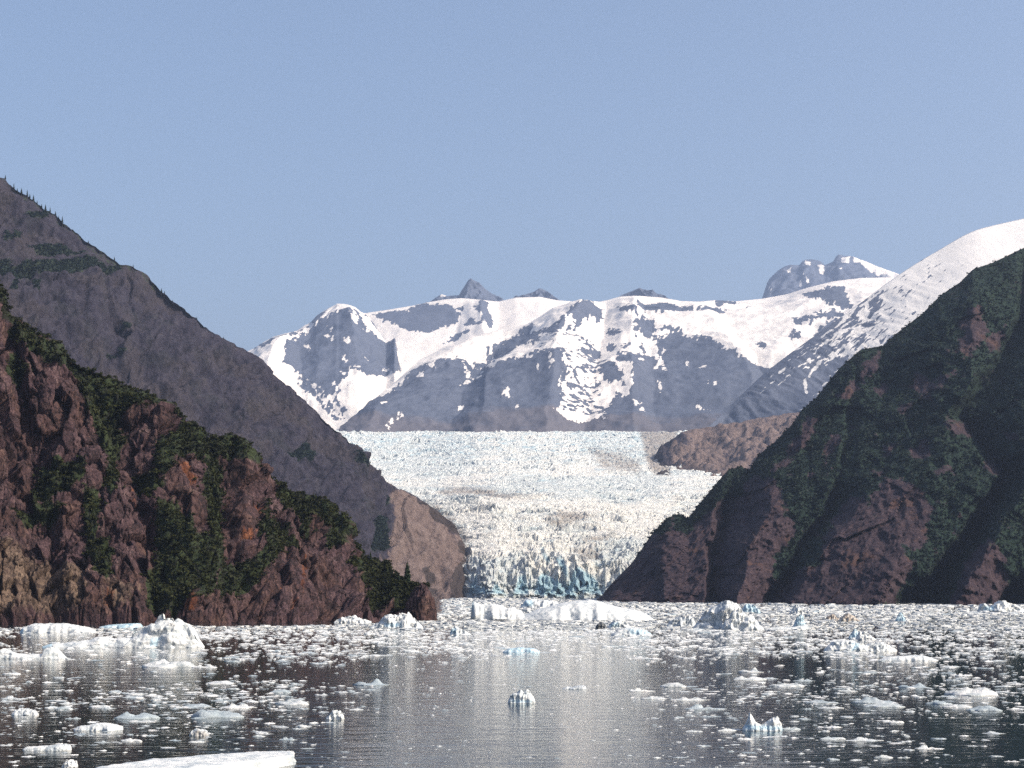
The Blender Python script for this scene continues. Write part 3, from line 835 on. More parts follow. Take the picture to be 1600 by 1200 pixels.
# central snowfield mountain
L = Loft(500, 1470, 500, 240,
         ridge=[(500, 690), (537, 667), (560, 652), (600, 612), (655, 563), (700, 540), (740, 527), (780, 515), (825, 506), (842, 496), (864, 481), (890, 474), (916, 471), (937, 472), (969, 464),
                (1000, 463), (1032, 465), (1063, 471), (1090, 472), (1119, 469), (1147, 471), (1190, 467), (1230, 460), (1262, 450), (1300, 440), (1345, 434), (1400, 433), (1470, 425)],
         base=[(500, 700), (1470, 700)],
         yr=[(500, 7000), (540, 7200), (655, 8600), (800, 9600), (925, 10200), (1200, 10800), (1470, 11000)],
         yb=[(500, 6800), (1470, 6800)], back=1.4, nback=10, gpow=1.0, hump=0.05)
px, py, X, Y, Z = L.px, L.py, L.X, L.Y, L.Z
fr = np.where(L.front, np.minimum(1, (1 - L.v) * 7 + 0.06), 0.06)
d = saw(px, py, [([(470, 540), (690, 500)], 0), ([(530, 740), (600, 640), (690, 560)], 90), ([(530, 790), (600, 730), (690, 700)], 0), ([(470, 905), (530, 830), (600, 760), (690, 740)], 120),
                 ([(470, 920), (480, 918), (530, 872), (600, 862), (690, 850)], [(470, 150), (530, 230), (690, 180)]),
                 ([(470, 950), (530, 940), (690, 910)], [(470, 40), (690, 10)]), ([(530, 985), (600, 985), (690, 985)], 110), ([(480, 1010), (530, 1020), (690, 1030)], 30), ([(530, 1040), (690, 1050)], 60),
                 ([(480, 1080), (530, 1120), (600, 1170), (690, 1190)], 130), ([(480, 1120), (530, 1150), (600, 1200)], 40), ([(440, 1260), (560, 1200)], 60), ([(420, 1360), (600, 1260)], 0), ([(690, 1470)], 0)])
d = fr * d * 0.8
d += fr * (70 * fbm(X / 700, Y / 900, Z / 700, 3, 131) + 16 * fbm(X / 200, Y / 300, Z / 320, 4, 133, 0.45, True) - 15 + 4 * fbm(X / 40, Y / 60, Z / 60, 3, 135))
L.push(d, np.array([0.05, -0.9, 0.42]))
rocks = [C5([(-20, 520), (100, 480), (200, 490), (245, 520), (190, 575), (100, 565), (0, 625), (-20, 640)]),
         C5([(-30, 690), (60, 690), (190, 665), (290, 640), (380, 660), (355, 720), (400, 765), (345, 830), (370, 920), (330, 990), (400, 1040), (400, 1180), (-30, 1180)]),
         C4([(590, 1015), (700, 930), (860, 850), (950, 750), (1000, 690), (1060, 660), (1150, 640), (1280, 600), (1340, 640), (1450, 615), (1440, 545), (1520, 530), (1620, 490), (1620, 590), (1500, 640), (1450, 690), (1500, 720), (1620, 660), (1620, 1180), (480, 1180)]),
         C5([(940, 500), (1060, 492), (1120, 520), (1230, 530), (1300, 600), (1400, 655), (1560, 705), (1800, 700), (1800, 1180), (300, 1180), (300, 1045), (420, 1030), (620, 980), (610, 920), (660, 900), (700, 830), (745, 850), (770, 850), (785, 690), (690, 650), (705, 605), (780, 595), (860, 600), (905, 575), (930, 590)]),
         C5([(620, 640), (680, 680), (700, 720), (740, 740), (740, 800), (660, 780), (620, 760), (580, 700), (490, 720), (520, 690), (580, 650)]), C5([(480, 590), (560, 590), (620, 575), (600, 600), (540, 655), (490, 640)]),
         C5([(770, 320), (850, 290), (990, 300), (1050, 330), (1150, 350), (1150, 372), (1000, 360), (960, 375), (850, 345)]), C5([(1160, 360), (1200, 330), (1330, 330), (1340, 362), (1250, 378)]),
         C5([(690, 350), (740, 345), (800, 365), (800, 382), (720, 375)]), C5([(780, 405), (860, 395), (915, 410), (918, 500), (880, 512), (780, 485), (800, 450)]), C5([(650, 445), (690, 440), (710, 485), (660, 492)]),
         C5([(710, 555), (760, 530), (780, 550), (720, 575)]), C5([(830, 535), (870, 530), (880, 550), (840, 552)]), C5([(1290, 258), (1340, 255), (1400, 275), (1400, 295), (1290, 298)]),
         C5([(500, 330), (550, 295), (580, 330), (625, 370), (590, 405), (540, 390), (500, 420), (450, 480), (400, 500), (400, 480), (460, 440), (380, 420), (420, 380)]),
         C5([(440, 520), (520, 540), (620, 580), (600, 600), (500, 560)]), C5([(630, 530), (680, 530), (675, 570), (645, 565)]),
         C5([(100, 480), (150, 440), (200, 450), (190, 480), (150, 490)]), C5([(240, 500), (330, 470), (370, 440), (400, 470), (350, 520), (260, 560), (250, 530)]),
         C5([(1420, 325), (1480, 305), (1490, 318), (1430, 335)]), C5([(1490, 570), (1540, 555), (1580, 575), (1540, 590)]), C5([(950, 465), (1060, 462), (1100, 490), (1000, 480)]),
         C6([(330, 440), (400, 430), (480, 400), (560, 390), (600, 480), (600, 500), (480, 470), (430, 460), (360, 470)]), C6([(400, 530), (500, 500), (590, 520), (580, 550), (480, 560), (420, 560)]),
         C6([(275, 575), (340, 545), (440, 560), (380, 590), (290, 605)]), C6([(260, 640), (310, 640), (300, 680), (250, 720), (260, 690)]), C6([(420, 600), (520, 560), (500, 600), (400, 650)]), C6([(40, 740), (90, 725), (125, 745), (90, 760)])]
snows = [C5([(400, 800), (480, 740), (580, 740), (580, 790), (520, 850), (440, 850), (420, 820)]), C5([(390, 870), (450, 870), (540, 890), (600, 940), (560, 945), (480, 905), (390, 905)]),
         C5([(600, 900), (640, 880), (660, 920), (590, 920)]), C5([(790, 880), (830, 900), (840, 920), (800, 915)]), C5([(0, 870), (40, 870), (65, 915), (20, 910)]), C5([(730, 770), (760, 760), (780, 790), (770, 850), (745, 840)]),
         C5([(670, 780), (695, 790), (690, 800), (670, 795)]), C4([(1520, 880), (1560, 870), (1590, 910), (1545, 910)]), C4([(1040, 700), (1075, 710), (1070, 735), (1040, 720)]), C4([(1360, 720), (1420, 700), (1410, 730), (1370, 735)]),
         C4([(640, 960), (670, 960), (665, 985), (640, 985)]), C4([(1280, 905), (1310, 895), (1315, 905), (1290, 915)]), C4([(800, 930), (860, 930), (840, 950)]), C4([(1450, 690), (1500, 680), (1490, 715)])]
streaks = [(C5([(620, 605), (680, 650), (720, 710)]), 2.2), (C5([(700, 690), (770, 690), (760, 760)]), 1.8), (C5([(920, 570), (950, 610), (930, 670)]), 2.2), (C5([(960, 600), (985, 690)]), 1.8), (C5([(945, 770), (955, 820)]), 1.5),
           (C5([(660, 870), (670, 840)]), 1.6), (C5([(290, 720), (295, 760)]), 1.6), (C5([(380, 990), (440, 990)]), 1.6), (C5([(400, 965), (480, 970)]), 1.4), (C5([(600, 980), (630, 1030)]), 1.2), (C5([(540, 920), (600, 950)]), 1.5),
           (C4([(1290, 610), (1320, 650), (1345, 705)]), 2.2), (C4([(1350, 640), (1400, 665)]), 1.6), (C4([(1470, 540), (1500, 610)]), 1.6), (C4([(860, 1045), (900, 1000), (950, 990)]), 1.2), (C4([(1450, 680), (1540, 640), (1600, 620)]), 3.0),
           (C4([(1300, 755), (1350, 740)]), 1.6), (C4([(1060, 660), (1130, 670)]), 1.4)]
for a, b in [((985, 570), 2), ((835, 635), 1.8), ((1115, 650), 1.8), ((1210, 690), 2), ((1255, 800), 1.8), ((1190, 915), 1.8), ((1220, 930), 1.6), ((750, 615), 2), ((170, 690), 1.5), ((210, 760), 1.8), ((830, 950), 1.8), ((100, 985), 2), ((575, 855), 2), ((600, 830), 1.5)]:
    q = C5([a])[0]
    streaks.append(([(q[0] - 1.5, q[1]), (q[0] + 1.5, q[1] + 0.5)], b * 0.9))
s = snow_field(L, rocks, snows, streaks, seed=1)
# mottled edge between rock and snow on the shaded flank, scattered rocks on the snowfield
mott = np.maximum(poly_sdf(px, py, C5([(180, 560), (300, 500), (430, 520), (420, 620), (470, 700), (440, 780), (350, 830), (380, 700), (300, 660), (180, 670)])), poly_sdf(px, py, C5([(350, 850), (600, 870), (640, 980), (520, 960), (360, 990)])))
mott = np.maximum(mott, poly_sdf(px, py, C5([(400, 500), (520, 540), (640, 640), (600, 740), (600, 860), (380, 860), (420, 700)])))
s = np.where(mott > 0, np.clip(s, -4, 4) + 10 * fbm((px - 0.6 * py) / 11, py / 4.6, 0, 4, 251, 0.6) - 0.8 - 2.5 * sstep(570, 620, py), s)
spk = np.maximum(poly_sdf(px, py, C5([(950, 380), (1400, 390), (1600, 500), (1600, 680), (1300, 560), (1100, 490), (960, 470)])), poly_sdf(px, py, C5([(640, 270), (1100, 300), (1150, 480), (650, 560)])))
s = np.where(spk > 0, s - 13 * np.maximum(0, fbm(px / 9 - py / 14, py / 3.2, 0, 2, 253) - 0.28), s)
s = np.where(L.front, s, 8)
L.attrs['snow'] = s
L.attrs['brown'] = np.clip(1.1 * sstep(645, 672, py) - 0.15 + 0.4 * fbm(px / 40, py / 15, 0, 2, 255), -1, 1)
L.build("snow_mountain", M['snow'], "broad snowy mountain with bare blue grey rock faces behind the glacier")

# left snow peak
L = Loft(360, 680, 220, 180,
         ridge=[(360, 562), (396, 545), (412, 535), (427, 527), (445, 522), (464, 518), (475, 510), (485, 505), (495, 494), (511, 484), (520, 479), (527, 475), (537, 476), (548, 478), (556, 481), (564, 488), (572, 490),
                (583, 504), (603, 536), (617, 528), (622, 545), (628, 581), (640, 600), (680, 640)],
         base=[(360, 700), (680, 700)], yr=[(360, 10500), (530, 11400), (572, 11300), (680, 10200)], yb=[(360, 8600), (680, 9000)], back=1.2, nback=8)
px, py, X, Y, Z = L.px, L.py, L.X, L.Y, L.Z
fr = np.where(L.front, np.minimum(1, (1 - L.v) * 8 + 0.06), 0.06)
d = saw(px, py, [([(470, 380), (690, 330)], 0), ([(480, 500), (560, 430), (690, 400)], 160), ([(480, 520), (560, 470), (690, 480)], 60), ([(475, 540), (560, 560), (690, 560)], 120), ([(475, 560), (560, 600), (690, 620)], 40), ([(480, 600), (690, 690)], 0)]) * fr
d += fr * (50 * fbm(X / 600, Y / 600, Z / 600, 3, 141) + 16 * fbm(X / 180, Y / 300, Z / 300, 4, 143, 0.45, True) - 15)
L.push(d, np.array([0.05, -0.9, 0.42]))
rocks = [C4([(560, 375), (640, 365), (660, 440), (740, 480), (850, 525), (905, 480), (920, 560), (945, 690), (880, 720), (740, 770), (700, 740), (640, 720), (600, 790), (650, 820), (560, 870), (500, 885), (430, 800), (330, 740), (250, 680), (270, 590), (350, 500), (440, 430), (450, 405)]),
         C4([(60, 560), (130, 520), (180, 500), (330, 475), (390, 440), (300, 520), (130, 605)]), C4([(400, 395), (500, 330), (480, 380), (420, 430), (390, 430)]), C4([(640, 345), (690, 330), (740, 480), (690, 470), (680, 390)]),
         C4([(730, 350), (860, 500), (830, 480), (760, 400)]), C4([(340, 745), (430, 800), (600, 1010), (560, 1010), (330, 790)]), C4([(530, 900), (560, 890), (620, 970), (600, 980)])]
snows = [C4([(600, 790), (640, 730), (700, 745), (730, 775), (660, 830), (590, 870), (560, 860)])]
streaks = [(C4([(505, 530), (540, 540)]), 1.5), (C4([(370, 570), (390, 578)]), 1.8), (C4([(600, 645), (612, 665)]), 1.6), (C4([(715, 620), (740, 630)]), 1.8), (C4([(830, 690), (860, 690)]), 1.6), (C4([(545, 800), (560, 850)]), 2.5), (C4([(650, 700), (690, 720)]), 2.0),
           (C4([(515, 455), (520, 460)]), 1.5), (C4([(410, 800), (500, 930), (590, 1000)]), 2.2), (C4([(200, 690), (330, 780)]), 2.2), (C4([(590, 730), (600, 745)]), 1.6), (C4([(600, 550), (625, 560)]), 1.4)]
L.attrs['snow'] = np.where(L.front, snow_field(L, rocks, snows, streaks, 2.5, 2.5, seed=2), 8)
L.attrs['brown'] = np.full(px.shape, -1.0)
L.build("snow_peak", M['snow'], "pointed snow capped peak with a steep blue grey rock face")

# back snow ridge
L = Loft(540, 1240, 300, 110,
         ridge=[(540, 510), (572, 489), (600, 485), (642, 478), (671, 472), (695, 468), (720, 466), (760, 470), (780, 471), (806, 465), (843, 464), (869, 469), (916, 473), (1000, 480), (1240, 490)],
         base=[(540, 640), (1240, 640)], yr=[(540, 12800), (1240, 13400)], yb=[(540, 11000), (1240, 11200)], back=1.2, nback=8, gpow=1.0)
px, py, X, Y, Z = L.px, L.py, L.X, L.Y, L.Z
fr = np.where(L.front, np.minimum(1, (1 - L.v) * 8 + 0.05), 0.05)
d = saw(px, py, [([(470, 560), (640, 600)], 0), ([(470, 620), (640, 620)], 40), ([(470, 720), (640, 700)], 20), ([(470, 748), (640, 760)], 130), ([(470, 775), (640, 790)], -30), ([(470, 850), (640, 850)], 20), ([(470, 1240)], 0)]) * fr
d += fr * (40 * fbm(X / 900, Y / 900, Z / 600, 3, 151) + 9 * fbm(X / 150, Y / 300, Z / 150, 3, 153))
L.push(d, np.array([0.05, -0.9, 0.42]))
rocks = [C4([(770, 345), (980, 318), (1080, 280), (1240, 300), (1290, 350), (1275, 390), (1200, 430), (1120, 462), (950, 455), (940, 430), (840, 400)]),
         C4([(1400, 280), (1450, 285), (1480, 380), (1495, 440), (1460, 460), (1420, 410), (1370, 360), (1330, 350), (1420, 345), (1395, 310)]), C4([(1310, 430), (1340, 405), (1380, 410), (1440, 462), (1330, 445)]),
         C4([(1170, 545), (1230, 500), (1310, 465), (1350, 480), (1260, 520)]), C4([(1265, 320), (1310, 310), (1300, 340)])]
L.attrs['snow'] = np.where(L.front, snow_field(L, rocks, [], [], 2.0, 2.0, seed=3), 8)
L.attrs['brown'] = np.full(px.shape, -1.0)
L.build("snow_ridge", M['snow'], "long smooth snow ridge with one dark rock band on the skyline")

# rock horns standing behind the ridges
def horn(name, prof, Y0, depth, label, snows=(), base=None, seed=0, mat='snow_far'):
    x0, x1 = prof[0][0], prof[-1][0]
    b = base or max(p[1] for p in prof) + 14
    L = Loft(x0, x1, 110, 60, prof, [(x0, b), (x1, b)], [(x0, Y0), (x1, Y0)], [(x0, Y0 - depth), (x1, Y0 - depth)], back=0.8, nback=8)
    px, py, X, Y, Z = L.px, L.py, L.X, L.Y, L.Z
    fr = np.where(L.front, np.minimum(1, (1 - L.v) * 8 + 0.1), 0.1)
    d = fr * (60 * fbm(X / 260, Y / 300, Z / 260, 4, 160 + seed, 0.55, True) - 55 + 14 * fbm(X / 60, Y / 90, Z / 90, 3, 165 + seed))
    L.push(d, np.array([0.1, -0.9, 0.4]))
    s = np.full(px.shape, -9.0)
    for p in snows:
        s = np.maximum(s, poly_sdf(px, py, p))
    L.attrs['snow'] = s + 2.0 * fbm(px / 6, py / 5, 0, 3, 170 + seed)
    L.attrs['brown'] = np.full(px.shape, -1.0)
    return L.build(name, M[mat], label)


horn("rock_horn", C4([(1060, 300), (1110, 272), (1150, 245), (1180, 228), (1215, 240), (1240, 236), (1285, 236), (1300, 205), (1318, 180), (1335, 150), (1355, 131), (1372, 145), (1402, 156), (1415, 172), (1440, 195), (1480, 225), (1520, 242), (1560, 270), (1600, 300)]),
     14800, 700, "sharp dark rock horn on the skyline above the snow ridge", [C4([(1170, 240), (1190, 225), (1215, 235), (1200, 248)])], seed=0)
horn("rock_knob", C5([(60, 270), (90, 245), (150, 232), (200, 216), (240, 192), (262, 200), (290, 214), (320, 236), (355, 262), (380, 290)]), 14400, 500, "small dark rocky knob next to the sharp horn", seed=3)
horn("rock_crest", C5([(690, 262), (730, 232), (780, 212), (830, 198), (880, 205), (930, 220), (960, 232), (1000, 262)]), 12800, 400, "low brown rocky crest showing over the middle snowfield", seed=6)
horn("far_peak", C6([(95, 480), (110, 440), (140, 350), (165, 320), (200, 288), (235, 268), (262, 260), (312, 264), (330, 240), (352, 230), (385, 228), (430, 238), (455, 262), (478, 252), (502, 240), (515, 215), (532, 203), (560, 210), (600, 213), (650, 230), (700, 250), (750, 272), (800, 290), (865, 312), (960, 350), (1020, 420)]),
     17500, 1500, "distant jagged grey peak with a white snow wedge", [C6([(608, 214), (700, 248), (800, 288), (960, 340), (960, 420), (800, 335), (720, 305), (660, 280), (620, 240)]), C6([(545, 225), (590, 216), (590, 250), (570, 270), (540, 255)]),
                    C6([(330, 318), (345, 325), (380, 370), (360, 362)]), C6([(420, 260), (440, 265), (455, 310), (430, 312)]), C6([(345, 235), (380, 240), (370, 265), (345, 262)]), C6([(135, 385), (165, 405), (160, 415)]), C6([(240, 290), (270, 275), (265, 310)]), C6([(530, 285), (545, 285), (545, 296), (530, 296)]), C6([(315, 350), (330, 360), (322, 378)])],
     base=480, seed=9)

# nearer snow slope behind the green cliff
L = Loft(1080, 1760, 340, 200,
         ridge=[(1080, 690), (1105, 669), (1125, 650), (1150, 625), (1172, 604), (1191, 586), (1217, 565), (1253, 539), (1296, 508), (1336, 480), (1370, 454), (1404, 429), (1432, 411), (1457, 396), (1486, 380), (1514, 361), (1557, 351), (1600, 341), (1760, 310)],
         base=[(1080, 720), (1760, 720)], yr=[(1080, 5800), (1200, 6300), (1600, 7400), (1760, 7600)], yb=[(1080, 5600), (1760, 5000)], back=1.0, nback=8, gpow=1.05, smooth=22)
px, py, X, Y, Z = L.px, L.py, L.X, L.Y, L.Z
fr = np.where(L.front, np.minimum(1, (1 - L.v) * 8 + 0.06), 0.06)
up = 1 - 0.75 * sstep(1330, 1480, L.px + 0.25 * (L.py - 450))
d = fr * up * (40 * fbm(X / 400, Y / 500, Z / 400, 3, 181) + 6 * fbm((X + Z) / 60, Y / 200, (X - Z) / 220, 4, 183, 0.55, True) - 14)
L.push(d, np.array([-0.1, -0.85, 0.5]))
u = (px - 1600) * 0.8 + (py - 340) * -0.6          # along the slope, up to the right
w = (px - 1600) * 0.6 + (py - 340) * 0.8           # across it
s = np.interp(px + 0.25 * (py - 450), [1180, 1240, 1300, 1350, 1400, 1470, 1600], [-14, -7, -2.0, 1.2, 4.0, 6.0, 8])
s = np.minimum(s, -0.8 * union(px, py, [C6([(690, 450), (760, 425), (780, 470), (730, 530), (690, 510)]), C6([(620, 500), (690, 470), (600, 560), (540, 620), (520, 610)]), C6([(640, 560), (730, 560), (720, 600), (650, 590)]), C6([(110, 870), (330, 700), (520, 570), (500, 620), (300, 780), (160, 900), (60, 1000)]),
                                    C6([(200, 900), (400, 790), (560, 740), (640, 760), (520, 850), (420, 990), (300, 1100), (0, 1130), (0, 1000)])]))
s = s + (4 + 6 * up) * fbm(u / 30, w / 6, 0, 3, 261) + (4 + 3 * up) * fbm(u / 8, w / 2.6, 0, 3, 263)
s = s - 16 * np.maximum(0, fbm(u / 11, w / 3.0, 0, 3, 267) - 0.30) * sstep(0, 14, py - np.interp(px, [1080, 1253, 1404, 1457, 1514, 1600, 1760], [690, 539, 429, 396, 361, 341, 310])) * (1 - 0.55 * sstep(1480, 1560, px))
s = np.maximum(s, line_sdf(px, py, C6([(205, 870), (240, 840)]), 1.5))
for p in ([(345, 900), (352, 970)], [(370, 870), (400, 820), (430, 790)], [(560, 800), (580, 790)], [(600, 740), (640, 760)]):
    s = np.maximum(s, line_sdf(px, py, C6(p), 2.2))
L.attrs['snow'] = np.where(L.front, s, 8)
L.attrs['brown'] = np.full(px.shape, -1.0)
L.build("snow_slope", M['snow_near'], "bright snow slope rising behind the dark green cliff with rock flecks")

# ------------------------------------------------------------------ shrubs and trees
def leaf_dome(rng, n, size, flat=0.75):
    """n quads spread through a lumpy dome of unit radius -> (n,4,3)"""
    k = 4
    lc = rng.normal(0, 0.36, (k, 3)); lc[:, 2] = np.abs(lc[:, 2]) * 0.8 + 0.25
    pick = rng.integers(0, k, n)
    d = rng.normal(0, 1, (n, 3)); d /= np.linalg.norm(d, axis=1, keepdims=True)
    c = lc[pick] + d * (0.42 * rng.random((n, 1)) ** 0.4) * np.array([1, 1, flat])
    a = rng.normal(0, 1, (n, 3)); a /= np.linalg.norm(a, axis=1, keepdims=True)
    b = np.cross(a, d + 0.6 * rng.normal(0, 1, (n, 3))); b /= np.linalg.norm(b, axis=1, keepdims=True) + 1e-9
    s = size * rng.uniform(0.6, 1.3, (n, 1))
    return np.stack([c - a * s - b * s * 0.55, c + a * s - b * s * 0.75, c + a * s * 0.9 + b * s * 0.6, c - a * s * 0.8 + b * s * 0.7], 1)


def leaf_mass(name, pts, radii, n, size, mat, label, protos=8, seed=0, flat=0.75):
    rng = np.random.default_rng(seed)
    P = [leaf_dome(rng, n, size, flat) for _ in range(protos)]
    out = []
    which = rng.integers(0, protos, len(pts)); ang = rng.uniform(0, 6.283, len(pts))
    for k in range(protos):
        m = which == k
        if not m.any():
            continue
        c, s = np.cos(ang[m]), np.sin(ang[m])
        q = P[k].reshape(-1, 3)
        x = c[:, None] * q[:, 0] - s[:, None] * q[:, 1]; y = s[:, None] * q[:, 0] + c[:, None] * q[:, 1]
        z = np.broadcast_to(q[:, 2], x.shape)
        v = np.stack([x, y, z], -1) * radii[m][:, None, None] + pts[m][:, None, :]
        out.append(v.reshape(-1, 3))
    v = np.concatenate(out)
    me = mesh_np(name, v, np.arange(len(v)).reshape(-1, 4), False)
    return obj(name, me, mat, kind='stuff', label=label)


def scatter(L, n, lo, rng, pxmax=1e9, need=None):
    m = (L.attrs['veg'] > lo) & L.front & (L.P[..., 2] > 1.0) & (L.px < pxmax) & (L.px > -60) & (L.px < 1660)
    if need is not None:
        m &= need
    i = np.flatnonzero(m.ravel())
    i = rng.choice(i, min(n, len(i)), replace=False)
    return L.P.reshape(-1, 3)[i]


rng = np.random.default_rng(11)
p = np.vstack([scatter(left, 5000, 0.2, rng), scatter(left, 900, -0.75, rng)])
leaf_mass("cliff_shrubbery", p + np.array([0, 0, -0.5]), rng.uniform(0.8, 1.9, len(p)) * (1 + 0.45 * (rng.random(len(p)) > 0.88)), 24, 0.24, M['leaf'],
          "dense dark green alder shrubs matting ledges and gullies of the brown cliff", seed=21)
p = scatter(green, 14000, 0.15, rng)
leaf_mass("green_cliff_shrubbery", p + np.array([0, 0, -0.9]), rng.uniform(1.3, 2.9, len(p)), 8, 0.40, M['leaf_far'],
          "low dark green scrub covering the shadowed cliff on the far shore", seed=22)
p = scatter(slope, 2600, 0.35, rng)
leaf_mass("mountain_shrubbery", p + np.array([0, 0, -1.0]), rng.uniform(2.2, 4.2, len(p)), 10, 0.34, M['leaf_far'],
          "dull green scrub in bands across the tall grey slope", seed=23)


def tube_bm(r0, r1, h, n=6, lean=0.0):
    a = np.linspace(0, 2 * np.pi, n, endpoint=False)
    v = [(r0 * math.cos(t), r0 * math.sin(t), -0.6) for t in a] + [(r1 * math.cos(t) + lean, r1 * math.sin(t), h) for t in a]
    f = np.array([[i, (i + 1) % n, n + (i + 1) % n, n + i] for i in range(n)])
    return np.array(v), f


def conifer_meshes(rng, h, tiers, width):
    v, f = tube_bm(0.022 * h, 0.004 * h, h * 0.97)
    trunk = mesh_np("trunk", v, f)
    V, T = [], []
    for k in range(tiers):
        t = k / (tiers - 1)
        z = h * (0.10 + 0.86 * t)
        r = width * h * (1 - t) ** 0.8 * rng.uniform(0.7, 1.15) + 0.02 * h
        nb = 9 if t < 0.7 else 6
        for j in range(nb):
            a = 2 * math.pi * (j + rng.random()) / nb
            rr = r * rng.uniform(0.6, 1.15)
            d = np.array([math.cos(a), math.sin(a), 0]); s = np.array([-d[1], d[0], 0])
            c = np.array([0, 0, z])
            dz = rr * rng.uniform(0.25, 0.5)
            wd = rr * 0.34
            i = len(V)
            V += [c + np.array([0, 0, 0.05 * h]), c + d * rr * 0.5 + s * wd + np.array([0, 0, -dz * 0.5]), c + d * rr + np.array([0, 0, -dz]), c + d * rr * 0.5 - s * wd + np.array([0, 0, -dz * 0.5]),
                  c + d * rr * 0.55 + np.array([0, 0, -dz * 0.4 - 0.07 * h])]
            T += [(i, i + 1, i + 4), (i + 1, i + 2, i + 4), (i + 2, i + 3, i + 4), (i + 3, i, i + 4), (i, i + 1, i + 2), (i, i + 2, i + 3)]
    crown = mesh_np("crown", np.array(V), np.array(T), False)
    return trunk, crown


def place_tree(name, loc, trunk, crown, scale, label, group=None, rz=0.0):
    e = obj(name, None, None, label=label, cat="tree", group=group)
    e.location = loc; e.scale = (scale,) * 3; e.rotation_euler = (0, 0, rz)
    t = obj("trunk", trunk, M['bark'], e)
    c = obj("crown", crown, M['needle'], e)
    return e


tm = [conifer_meshes(rng, 1.0, 11, w) for w in (0.22, 0.17, 0.27)]
for tr, cr in tm:
    tr.materials.append(M['bark']); cr.materials.append(M['needle'])
ridge_trees = [(7, 8), (24, 9), (30, 6), (36, 10), (43, 11), (47, 7), (54, 10), (60, 6), (67, 7), (74, 11), (80, 9), (88, 7), (93, 5), (102, 12), (140, 5), (180, 7), (209, 6), (258, 8), (262, 6), (275, 5), (310, 5), (350, 4)]
ORD = 'first second third fourth fifth sixth seventh eighth ninth tenth eleventh twelfth thirteenth fourteenth fifteenth sixteenth seventeenth eighteenth nineteenth twentieth twenty-first twenty-second'.split()
for i, (x, hp) in enumerate(ridge_trees):
    b = slope.skyline(x)
    hm = hp * b[1] / F * 0.95
    tr, cr = tm[i % 3]
    place_tree("spruce_tree", (b[0], b[1], b[2] - 0.6), tr, cr, hm, f"{ORD[i]} tiny dark spruce down the ridge line of the tall grey mountain", "spruces along the mountain ridge", rng.uniform(0, 6))
big = conifer_meshes(np.random.default_rng(5), 1.0, 17, 0.27)


def near_point(L, x, y):
    d = (L.ppx - x) ** 2 + (L.ppy - y) ** 2
    d = np.where(L.front, d, 1e9)
    return L.P.reshape(-1, 3)[int(np.argmin(d))]


for x, y, hp, lab in [(636, 912, 37, "pointed spruce on the shrubby tip of the brown cliff, tallest tree there"),
                      (579, 876, 16, "small dark spruce among the shrubs above the lone tall spruce"),
                      (624, 908, 14, "low bushy spruce just beside the lone tall spruce on the tip"),
                      (508, 800, 17, "broad dark spruce on the crest of the brown cliff halfway down its ridge")]:
    b = near_point(left, x, y)
    place_tree("spruce_tree", (b[0], b[1], b[2] - 0.5), big[0], big[1], hp * b[1] / F, lab, None, x)

# bushes on the crest, each one standing against the sky or the grey slope
bm_ = []
for k in range(5):
    q = leaf_dome(np.random.default_rng(40 + k), 150, 0.13, 0.85).reshape(-1, 3)
    fo = mesh_np("foliage", q, np.arange(len(q)).reshape(-1, 4), False); fo.materials.append(M['leaf'])
    v, f = tube_bm(0.05, 0.02, 0.7); st = mesh_np("stem", v * np.array([1, 1, 0.6]), f); st.materials.append(M['bark'])
    bm_.append((fo, st))
crest = [6, 14, 24, 36, 48, 60, 74, 88, 102, 116, 130, 144, 158, 172, 186, 200, 212, 226, 238, 250, 262, 272, 300, 312, 322, 334, 345, 356, 366, 376, 384, 420, 432, 444, 456, 466, 476, 486, 496, 506, 516, 524, 545, 556, 564, 574, 586, 598, 612, 622, 645, 655]
for i, x in enumerate(crest):
    b = left.skyline(x)
    e = obj("shrub", None, None, label="rounded dark green shrub on the crest of the brown cliff", cat="shrub", group="shrubs along the crest of the brown cliff")
    r = rng.uniform(1.5, 2.9)
    e.location = (b[0], b[1] - 0.6, b[2] - 0.9); e.scale = (r, r, r * rng.uniform(0.8, 1.15)); e.rotation_euler = (0, 0, rng.uniform(0, 6))
    fo, st = bm_[i % 5]
    obj("foliage", fo, M['leaf'], e); obj("stem", st, M['bark'], e)


# ------------------------------------------------------------------ shore rock at the tip of the brown cliff
def lump_mesh(name, nu, nv, rx, ry, rz, seed, attrs=None):
    th = np.linspace(0, 2 * np.pi, nu, endpoint=False); ph = np.linspace(-0.25, np.pi / 2, nv)
    T, Q = np.meshgrid(th, ph)
    dx, dy, dz = np.cos(T) * np.cos(Q), np.sin(T) * np.cos(Q), np.sin(Q)
    r = 1 + 0.22 * fbm(dx * 1.6, dy * 1.6, dz * 1.6, 4, seed) + 0.07 * fbm(dx * 5, dy * 5, dz * 3, 3, seed + 5, 0.5, True) - 0.05
    V = np.stack([dx * r * rx, dy * r * ry, dz * r * rz], -1).reshape(-1, 3)
    i = np.arange(nu * nv).reshape(nv, nu); j = np.roll(i, -1, 1)
    f = np.stack([i[:-1], j[:-1], j[1:], i[1:]], -1).reshape(-1, 4)
    return mesh_np(name, V, f, True, attrs and {k: np.full(len(V), v) for k, v in attrs.items()})


o = obj("shore_rock", lump_mesh("shore_rock", 90, 60, 6.6, 6.5, 15.5, 301, {'veg': -1, 'tan': 0.0, 'orange': -0.6}), M['cliff'], label="big rounded brown rock at the very tip of the brown cliff", cat="rock")
o.location = (-30.5 * 1.0 - 10.5, 735, 0)


